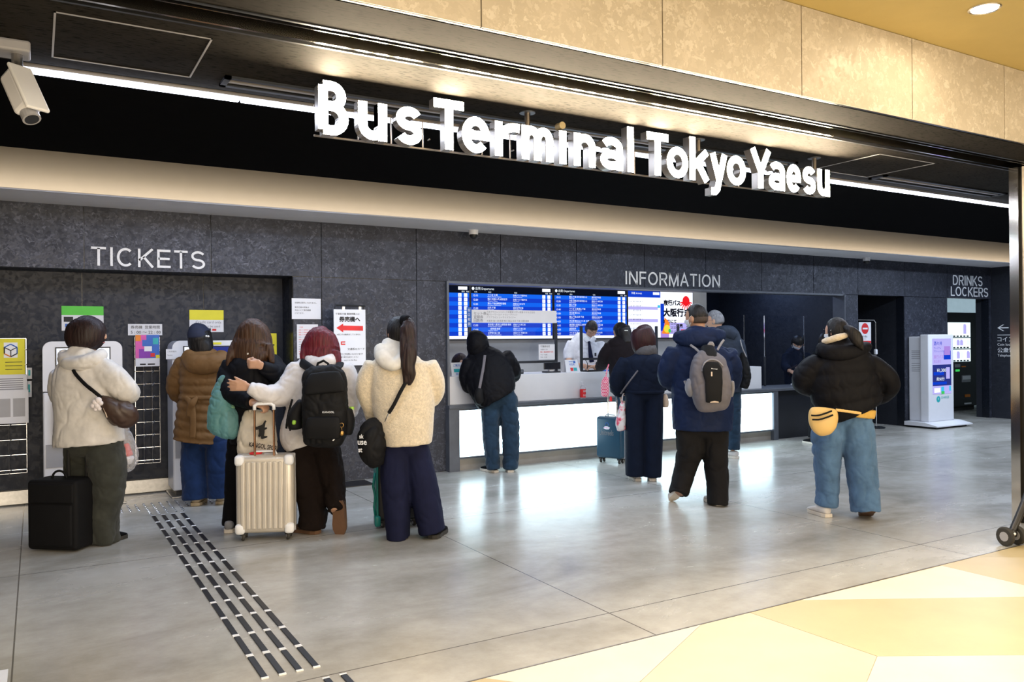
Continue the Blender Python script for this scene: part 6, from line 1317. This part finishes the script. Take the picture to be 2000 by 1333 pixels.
# black backpack
b = Carry('backpack', 'large black backpack with small white lettering on the red haired woman', 'backpack', 6.08, (634, 865))
b.piece('main_bag', 'nylon_black', [[(634, 722, -.30, 34, .07), (634, 738, -.32, 42, .10), (635, 780, -.33, 43, .11), (636, 820, -.33, 43, .115), (634, 850, -.33, 42, .11), (634, 862, -.32, 38, .10)]], fold=.006, fscale=11, ex=3.6)
b.piece('front_pocket', 'nylon_black', [[(632, 816, -.43, 32, .03), (632, 835, -.435, 35, .04), (632, 856, -.43, 33, .03)]], ex=4); b.piece('top_flap', 'nylon_black', [[(634, 730, -.40, 30, .03), (634, 748, -.425, 38, .03), (635, 768, -.435, 40, .02)]], ex=4)
b.piece('side_pocket', 'nylon_black', [[(590, 785, -.30, 9, .06), (577, 812, -.30, 14, .07), (578, 836, -.30, 14, .07)]]); b.piece('side_pocket', 'nylon_black', [[(680, 800, -.30, 8, .06), (683, 825, -.30, 10, .06), (680, 848, -.30, 8, .05)]])
b.ribbon('strap', 'nylon_black', [(612, 724, -.28), (600, 716, -.20), (588, 708, -.10)], 9, .012); b.ribbon('strap', 'nylon_black', [(654, 724, -.28), (662, 716, -.20), (664, 710, -.10)], 8, .012); b.ribbon('loose_strap', 'nylon_black', [(571, 780, -.26), (563, 810, -.26), (559, 838, -.26)], 2.5); b.ribbon('loose_strap', 'nylon_black', [(573, 826, -.30), (566, 842, -.28)], 2)
m = M(); m.tube([at(x, y, 5.78) for x, y in ((617, 724), (621, 710), (632, 705), (641, 711), (643, 725))], .009, 8); m.obj('grab_handle', b.root, 'nylon_black', smooth=True)
b.write('KANGOL', 630, 807.5, -.445, .013, 'sign_white', w=.082, bold=.01)
m = M(); m.tube([at(667 + 4 * cos(a), 831 + 4 * sin(a), 5.63) for a in np.linspace(0, 2 * pi, 17)[:-1]], .003, 6, closed=True); m.tube([at(667, 835, 5.63), at(668, 842, 5.63)], .002, 5); m.ell(at(668, 847, 5.63), (.016, .010, .018)); m.obj('keyring', b.root, 'brass', smooth=True)
m = M(); m.tube([at(604 + 3 * cos(a), 819 + 3 * sin(a), 5.64) for a in np.linspace(0, 2 * pi, 13)[:-1]], .0025, 6, closed=True); m.tube([at(604, 822, 5.64), at(603, 829, 5.64)], .003, 5); m.obj('zip_pull', b.root, 'chrome')
m = M(); m.prism([at(x, y, 5.635) for x, y in ((649, 861), (653, 857), (655, 855), (654, 859), (651, 862))], -FW * .003); m.obj('logo', b.root, 'sign_white')
o = Carry('water_bottle', 'green capped bottle in the side pocket of the black backpack', 'bottle', 5.80, (687, 815))
m = M(); m.tube([at(687, 822, 5.8), at(687, 800, 5.8)], [.022, .020], 14); m.obj('bottle', o.root, 'frosted_bag'); m = M(); m.tube([at(687, 800.5, 5.8), at(687, 795, 5.8)], [.018, .017], 14); m.obj('cap', o.root, 'lime_green'); b.piece('pocket_item', 'lime_green', [[(575, 822, -.36, 4, .02), (574, 829, -.36, 4, .02)]], voxel=.005)

# black shoulder bag of the woman in cream
b = Carry('shoulder_bag', 'black slouchy shoulder bag with white lettering beside the cream fleece', 'bag', 5.9, (728, 914))
b.piece('pouch', 'nylon_black', [[(735, 822, -.12, 14, .05), (728, 840, -.12, 25, .09), (726, 865, -.12, 28, .11), (730, 890, -.11, 24, .10), (738, 908, -.10, 14, .07)]], fold=.006, fscale=9)
b.ribbon('strap', 'nylon_black', [(793, 746, -.205), (781, 768, -.212), (770, 790, -.212), (759, 808, -.205)], 4); m = M(); m.tube([at(759, 808, 5.69), at(755, 816, 5.7), at(752, 824, 5.73)], .004, 6); m.obj('clip', b.root, 'chrome')
for t, x, y in (('sk', 702, 857), ('use', 699, 869.5), ('st', 700, 884)): b.write(t, x, y, -.235, .030, 'sign_white', bold=.02, right=RT * .85 - FW * .2)

# small bag and strap of the hooded person
b = Carry('crossbody_bag', 'small black crossbody bag at the hip of the hooded person', 'bag', 8.75, (936, 788))
b.piece('pouch', 'nylon_black', [[(937, 760, -.12, 7, .05), (935, 774, -.13, 9, .06), (938, 787, -.12, 8, .05)]]); b.ribbon('strap', 'nylon_grey', [(947, 694, -.03), (944, 718, -.10), (940, 740, -.14), (936, 762, -.16)], 3)
# bags at the counter
b = Carry('shopping_bag', 'pink checked cloth bag hanging beside the counter below the paying woman', 'bag', 9.32, (1183, 776))
b.piece('cloth', 'pink_check', [[(1184, 738, -.06, 5, .03), (1182, 750, -.06, 8, .05), (1182, 774, -.06, 7.5, .05)]], fold=.004); b.ribbon('handle', 'pink_check', [(1182, 742, -.06), (1186, 722, -.04), (1189, 712, .0)], 1.5, .004); b.piece('tassel', 'red_ink', [[(1193, 775, -.06, 2, .012), (1193, 784, -.06, 3, .018)]], voxel=.005)
b = Carry('shopping_bag', 'white bag with pink flowers held at the left side of the woman in navy', 'bag', 8.2, (1213, 842))
b.piece('cloth', 'floral', [[(1216, 788, 0, 5, .03), (1214, 808, 0, 8, .05), (1212, 830, 0, 10, .06), (1214, 840, 0, 9, .05)]], fold=.004); b.ribbon('handle', 'floral', [(1214, 792, 0), (1216, 774, .02), (1219, 768, .05)], 1.5, .004)
b = Carry('belt_pouch', 'beige pouch showing at the right hip of the woman in navy', 'bag', 8.2, (1300, 796))
b.piece('pouch', 'pouch_beige', [[(1299, 771, 0, 4, .03), (1299, 783, 0, 7, .05), (1300, 795, 0, 6, .04)]]); b.ribbon('strap', 'nylon_grey', [(1246, 724, -.17), (1233, 741, -.18), (1221, 757, -.16), (1212, 770, -.09)], 1.8, .004)

# grey backpack of the man
b = Carry('backpack', 'grey and black backpack on the man in the navy coat', 'backpack', 6.99, (1386, 795))
b.piece('main_bag', 'nylon_grey', [[(1384, 690, -.28, 20, .05), (1384, 704, -.30, 32, .08), (1386, 735, -.31, 39, .10), (1389, 768, -.31, 38, .11), (1390, 788, -.31, 34, .10), (1390, 794, -.30, 30, .08)]], fold=.003, fscale=10, ex=3.0)
b.piece('centre_panel', 'nylon_black', [[(1390, 708, -.395, 14, .015), (1391, 722, -.41, 20, .02), (1394, 745, -.425, 18, .02), (1394, 768, -.43, 17, .02), (1394, 786, -.42, 16, .02)]]); b.piece('top_panel', 'nylon_black', [[(1382, 678, -.26, 13, .03), (1384, 690, -.30, 16, .05), (1386, 702, -.33, 18, .05)]])
b.piece('side_pocket', 'nylon_light', [[(1350, 742, -.27, 7, .06), (1347, 758, -.27, 9, .07), (1352, 772, -.27, 8, .06)]]); b.piece('side_pocket', 'nylon_light', [[(1428, 745, -.27, 5, .05), (1429, 760, -.27, 5, .05), (1427, 775, -.27, 4, .04)]])
b.piece('pocket_arch', 'nylon_light', [[(1372, 726, -.40, 2, .012), (1376, 710, -.395, 2, .012), (1388, 703, -.385, 2, .012), (1402, 706, -.385, 2, .012), (1412, 716, -.39, 2, .012)]], voxel=.005, smooth=1)
for pts in (((1348, 674, -.17), (1358, 681, -.22), (1370, 692, -.27)), ((1414, 664, -.16), (1408, 672, -.20), (1401, 684, -.26)), ((1337, 744, -.20), (1343, 758, -.22), (1352, 772, -.25))): b.ribbon('strap', 'nylon_light', pts, 2.6)
b.piece('grab_handle', 'nylon_light', [[(1384, 676, -.27, 4, .01), (1389, 670, -.27, 4, .01), (1394, 677, -.27, 3, .01)]], voxel=.005); b.write('Message', 1389, 722, -.43, .011, 'sign_white', w=.052, bold=.012, tilt=4)
m = M(); m.rbox(-.006, .006, -.003, .003, -.018, .018, .002, xf=lambda q: tuple(at(1390, 731, 6.55) + RT * q[0] + FW * q[1] + UP * q[2])); m.obj('zip_pull', b.root, 'pouch_beige'); m = M(); m.rbox(-.006, .006, -.003, .003, -.016, .016, .002, xf=lambda q: tuple(at(1369, 749, 6.60) + RT * q[0] + FW * q[1] + UP * q[2])); m.obj('zip_pull', b.root, 'chrome')
b.piece('reflective_tab', 'pouch_beige', [[(1387, 786, -.43, 1.5, .01), (1395, 785, -.435, 2.2, .01), (1403, 786, -.43, 1.5, .01)]], voxel=.004, smooth=1)
# black tote of the grey haired man
b = Carry('shoulder_bag', 'black shoulder bag behind the arm of the grey haired man', 'bag', 9.6, (1456, 760))
b.piece('pouch', 'nylon_black', [[(1450, 690, -.02, 5, .05), (1454, 715, -.02, 9, .08), (1457, 740, -.02, 9, .09), (1452, 757, -.02, 8, .07)]], fold=.004); b.ribbon('strap', 'nylon_light', [(1446, 664, -.05), (1450, 680, -.08), (1458, 698, -.09)], 1.3, .004)
# yellow belt bag
b = Carry('belt_bag', 'yellow half moon belt bag with two black zips on the woman in blue jeans', 'bag', 6.45, (1608, 852))
b.piece('pouch', 'bag_yellow', [[(1608, 799, -.20, 24, .035), (1608, 806, -.205, 28, .045), (1608, 822, -.21, 28.5, .055), (1610, 838, -.21, 23, .05), (1611, 847, -.20, 14, .035)]], voxel=.006, smooth=3)
b.ribbon('zip', 'nylon_black', [(1584, 812, -.27), (1598, 812, -.285), (1612, 808, -.28), (1625, 803, -.26)], 1.9, .006); b.ribbon('zip', 'nylon_black', [(1586, 820, -.275), (1600, 820, -.29), (1614, 816, -.285), (1627, 811, -.265)], 1.9, .006)
b.ribbon('strap', 'bag_yellow', [(1632, 801, -.22), (1655, 804, -.215), (1682, 808, -.19)], 3, .006)

# ------------------------------------------------------------------ luggage
def frame_from(pl, pr):
    """local frame of a case from the floor points of its two front corners"""
    a, c = np.array(pl, float), np.array(pr, float); r = c - a; wd = np.linalg.norm(r[:2]); r = np.array([r[0], r[1], 0]) / wd; n = np.array([-r[1], r[0], 0])
    return a, r, n, wd
def wheel(root, c, axis, r, wdt, mat='rubber', hub='grey_plastic', spokes=False):
    c = np.array(c, float); ax = np.array(axis, float); m = M(); m.tube([c - ax * wdt / 2, c - ax * wdt * .3, c + ax * wdt * .3, c + ax * wdt / 2], [r * .86, r, r, r * .86], 20); w_ = m.obj('wheel', root, mat); h = M(); h.cyl(c - ax * (wdt / 2 + .002), c + ax * (wdt / 2 + .002), r * .5, 12); h.obj('hub', w_, hub); return w_
def case(name, label, pl, pr, z0, z1, dep, shell, ribs=0, corner=.04, handle=None, hy=.72, hmat='chrome', grip='grey_plastic', wh='rubber', wr=.026, guards=None):
    a, r, n, wd = frame_from(pl, pr); o = thing(name, tuple(a + r * wd / 2 + n * dep / 2), label, 'suitcase', None); o.location.z = 0
    X = lambda q: tuple(a + r * q[0] + n * q[1] + np.array([0, 0, q[2]]))
    m = M(); m.rbox(0, wd, .012, dep, z0, z1, corner, 4, xf=X); m.obj('shell', o, shell, smooth=True)
    if ribs:
        m = M()
        for k in range(ribs):
            x = .035 + (wd - .07) * (k + .5) / ribs; h = (wd - .07) / ribs * .36; m.rbox(x - h, x + h, .0, .03, z0 + .035, z1 - .045, .006, xf=X)
        m.obj('ribbed_front', o, shell, smooth=False)
    m = M(); m.rbox(-.003, wd + .003, dep * .52, dep * .52 + .014, z0 - .003, z1 + .003, .006, xf=X); m.obj('zip_seam', o, 'grey_plastic')
    if guards:
        for x in (0.0, wd - .062):
            for z in (z0, z1 - .07): g = M(); g.rbox(x - .004, x + .066, -.006, .06, z - .004, z + .074, .024, 3, xf=X); g.obj('corner_guard', o, guards, smooth=True)
    for x in (.045, wd - .045):
        for y in (.05, dep - .05):
            wheel(o, X((x, y, wr + .001)), n * .3 + r * .95, wr, .022, wh); g = M(); g.rbox(x - .022, x + .022, y - .02, y + .02, wr + .012, z0 + .012, .006, xf=X); g.obj('wheel_housing', o, 'black_plastic')
    if handle:
        hx0, hx1, zt = handle; y = dep * hy
        for x in (hx0, hx1): g = M(); g.tube([X((x, y, z1 - .02)), X((x, y, zt - .02))], .0085, 8); g.obj('handle_pole', o, hmat)
        g = M(); g.tube([X((hx0, y, zt - .045)), X((hx0, y, zt - .015)), X((hx0 + .02, y, zt)), X((hx1 - .02, y, zt)), X((hx1, y, zt - .015)), X((hx1, y, zt - .045))], .013, 10); g.obj('grip', o, grip, smooth=True)
    g = M(); g.tube([X((wd * .3, dep * .4, z1 - .004)), X((wd * .33, dep * .4, z1 + .022)), X((wd * .67, dep * .4, z1 + .022)), X((wd * .7, dep * .4, z1 - .004))], .007, 8); g.obj('carry_handle', o, grip, smooth=True)
    return o, X, wd
def fl(px, py):
    d = ray(px, py); return np.array([0, 0, CAM_H]) + d * (-CAM_H / d[2])
# silver case
o, X, wd = case('suitcase', 'silver ribbed hard suitcase held by the woman in black', fl(459, 1061), fl(573, 1057), .055, .615, .20, 'silver_shell', 9, .04, (.135, .27, .985), .2, 'handle_copper', 'sign_white', 'rubber', .030, 'sign_white')
m = M(); m.ell(X((.13, .10, .622)), (.048, .03, .012)); m.obj('luggage_tag', o, 'red_ink', smooth=True); m = M(); m.rbox(.19, .27, .08, .12,   .612, .624, .004, xf=X); m.obj('lock', o, 'grey_plastic')
# dark blue case with faint lettering
o, X, wd = case('suitcase', 'dark blue hard suitcase with a pink sticker in front of the glowing counter', fl(1163, 904), fl(1212, 909), .06, .535, .17, 'blue_shell', 0, .03, (.10, .22, .98), .72, 'chrome', 'grey_plastic', 'rubber', .03)
a, r, n, _ = frame_from(fl(1163, 904), fl(1212, 909)); y0 = .0115
def onf(x, z, e=0): return np.array(X((x, y0 - .0005 - e, z)))
m = M(); m.text('Unitreels', onf(.05, .325), None, r, UP, w=.19, h=.062, depth=.001); m.obj('embossed_name', o, 'nylon_light')
m = M(); c = [onf(.15 + .042 * cos(g) + .004 * sin(5 * g), .41 + .018 * sin(g), .001) for g in np.linspace(0, 2 * pi, 20)[:-1]]; m.mat('sign_white').add(c, [tuple(range(19))]); m.mat('pink_print').text('Enjoy', onf(.118, .402), None, r, UP, w=.064, h=.018, depth=.003, bold=.01); m.mat('blue_ink').tube([onf(.155 + .02 * cos(g), .45 + .02 * sin(g), .001) for g in np.linspace(-.6, pi + .6, 10)], .003, 5); m.obj('sticker', o)
# teal edged case behind the woman in cream
o, X, wd = case('suitcase', 'black suitcase with teal edges standing behind the woman in cream fleece', fl(738, 1035), fl(822, 1029), .055, .56, .24, 'black_plastic', 0, .03, None)
m = M(); m.tube([X((-.012, .06, .10)), X((-.020, .06, .16)), X((-.010, .06, .24)), X((-.026, .06, .32)), X((-.012, .06, .42))], .010, 8); m.obj('side_handle', o, 'teal_shell', smooth=True)
for x in (.0, wd): m = M(); m.rbox(x - .022, x + .022, -.01, .09, .02, .10, .012, xf=X); m.obj('corner_guard', o, 'teal_shell', smooth=True)
m = M(); m.rbox(-.006, .012, .02, .22, .08, .54, .006, xf=X); m.obj('edge_trim', o, 'teal_shell')
# black soft trolley
a, r, n, wd = frame_from(fl(52, 1078), fl(150, 1081)); dep = .23
o = thing('trolley_case', tuple(a + r * wd / 2 + n * dep / 2), 'black soft trolley case with raised handle beside the woman in the white jacket', 'suitcase'); o.location.z = 0
X = lambda q: tuple(a + r * q[0] + n * q[1] + np.array([0, 0, q[2]]))
plain('case_black', (.007, .007, .008, 1), .7, bump=.3, bscale=350, spec=.15)
m = M(); m.rbox(0, wd, 0, dep, .012, .49, .028, 4, xf=X); m.obj('shell', o, 'case_black', smooth=True)
m = M(); m.rbox(.03, wd - .03, -.014, .02, .04, .33, .014, 3, xf=X); m.obj('front_pocket', o, 'case_black', smooth=True); m = M(); m.rbox(.02, wd - .02, -.010, .02, .335, .47, .012, 3, xf=X); m.obj('front_flap', o, 'case_black', smooth=True)
m = M(); m.tube([X((.165 + .055 * cos(t), dep * .5, .485 + .055 * sin(t) * 1.0)) for t in np.linspace(0, pi, 13)], .008, 8); m.obj('carry_handle', o, 'nylon_black', smooth=True)
for x in (.175, .315): m = M(); m.tube([X((x, dep * .85, .45)), X((x, dep * .85, 1.0))], .010, 8); m.obj('handle_pole', o, 'black_plastic')
m = M(); m.rbox(.15, .34, dep * .85 - .016, dep * .85 + .016, .985, 1.025, .012, 3, xf=X); m.obj('grip', o, 'black_plastic', smooth=True)
for x in (.05, wd - .05): wheel(o, X((x, dep - .02, .025)), r, .024, .02)

# folded pushchair wheel unit at the right edge
c = fl(1976, 1066); ax = RT * .94 + FW * .34; ax /= np.linalg.norm(ax); fwd = np.cross(UP, ax)
o = thing('pushchair', (c[0], c[1], 0), 'black pushchair front wheels and leg at the right edge by the entrance post', 'pushchair')
for sx in (-.058, .050): wheel(o, c + ax * sx + UP * .066, ax, .065, .026, 'rubber', 'grey_plastic')
m = M(); m.tube([c - ax * .06 + UP * .066, c + ax * .055 + UP * .066], .013, 10); m.obj('axle', o, 'black_plastic')
m = M(); m.ell(c + UP * .085, (.035, .035, .03)); m.obj('swivel', o, 'black_plastic', smooth=True); m = M(); m.ell(c + UP * .085 - FW * .034, (.013, .006, .010)); m.obj('swivel_mark', o, 'sign_white', smooth=True)
m = M(); loft(m, [(*(c + UP * .09), .020, .022), (*(c + ax * .12 + UP * .24 + FW * .02), .024, .024), (*(c + ax * .38 + UP * .55 + FW * .1), .022, .022)], 'rr'); m.obj('front_leg', o, 'black_plastic', smooth=True)
m = M(); loft(m, [(*(c + ax * .36 + UP * .52 + FW * .1), .10, .08), (*(c + ax * .55 + UP * .58 + FW * .1), .20, .16), (*(c + ax * .70 + UP * .80 + FW * .1), .22, .18)], 'rr'); m.obj('seat', o, 'nylon_black', smooth=True)
for sy in (-.2, .2):
    q = c + ax * .85 + FW * sy; wheel(o, q + UP * .09, ax, .09, .03, 'rubber', 'grey_plastic'); m = M(); m.tube([q + UP * .09, c + ax * .6 + UP * .6 + FW * (.1 + sy * .6), c + ax * 1.0 + UP * 1.0 + FW * (.1 + sy * .6)], .014, 8); m.obj('rear_leg', o, 'black_plastic', smooth=True)
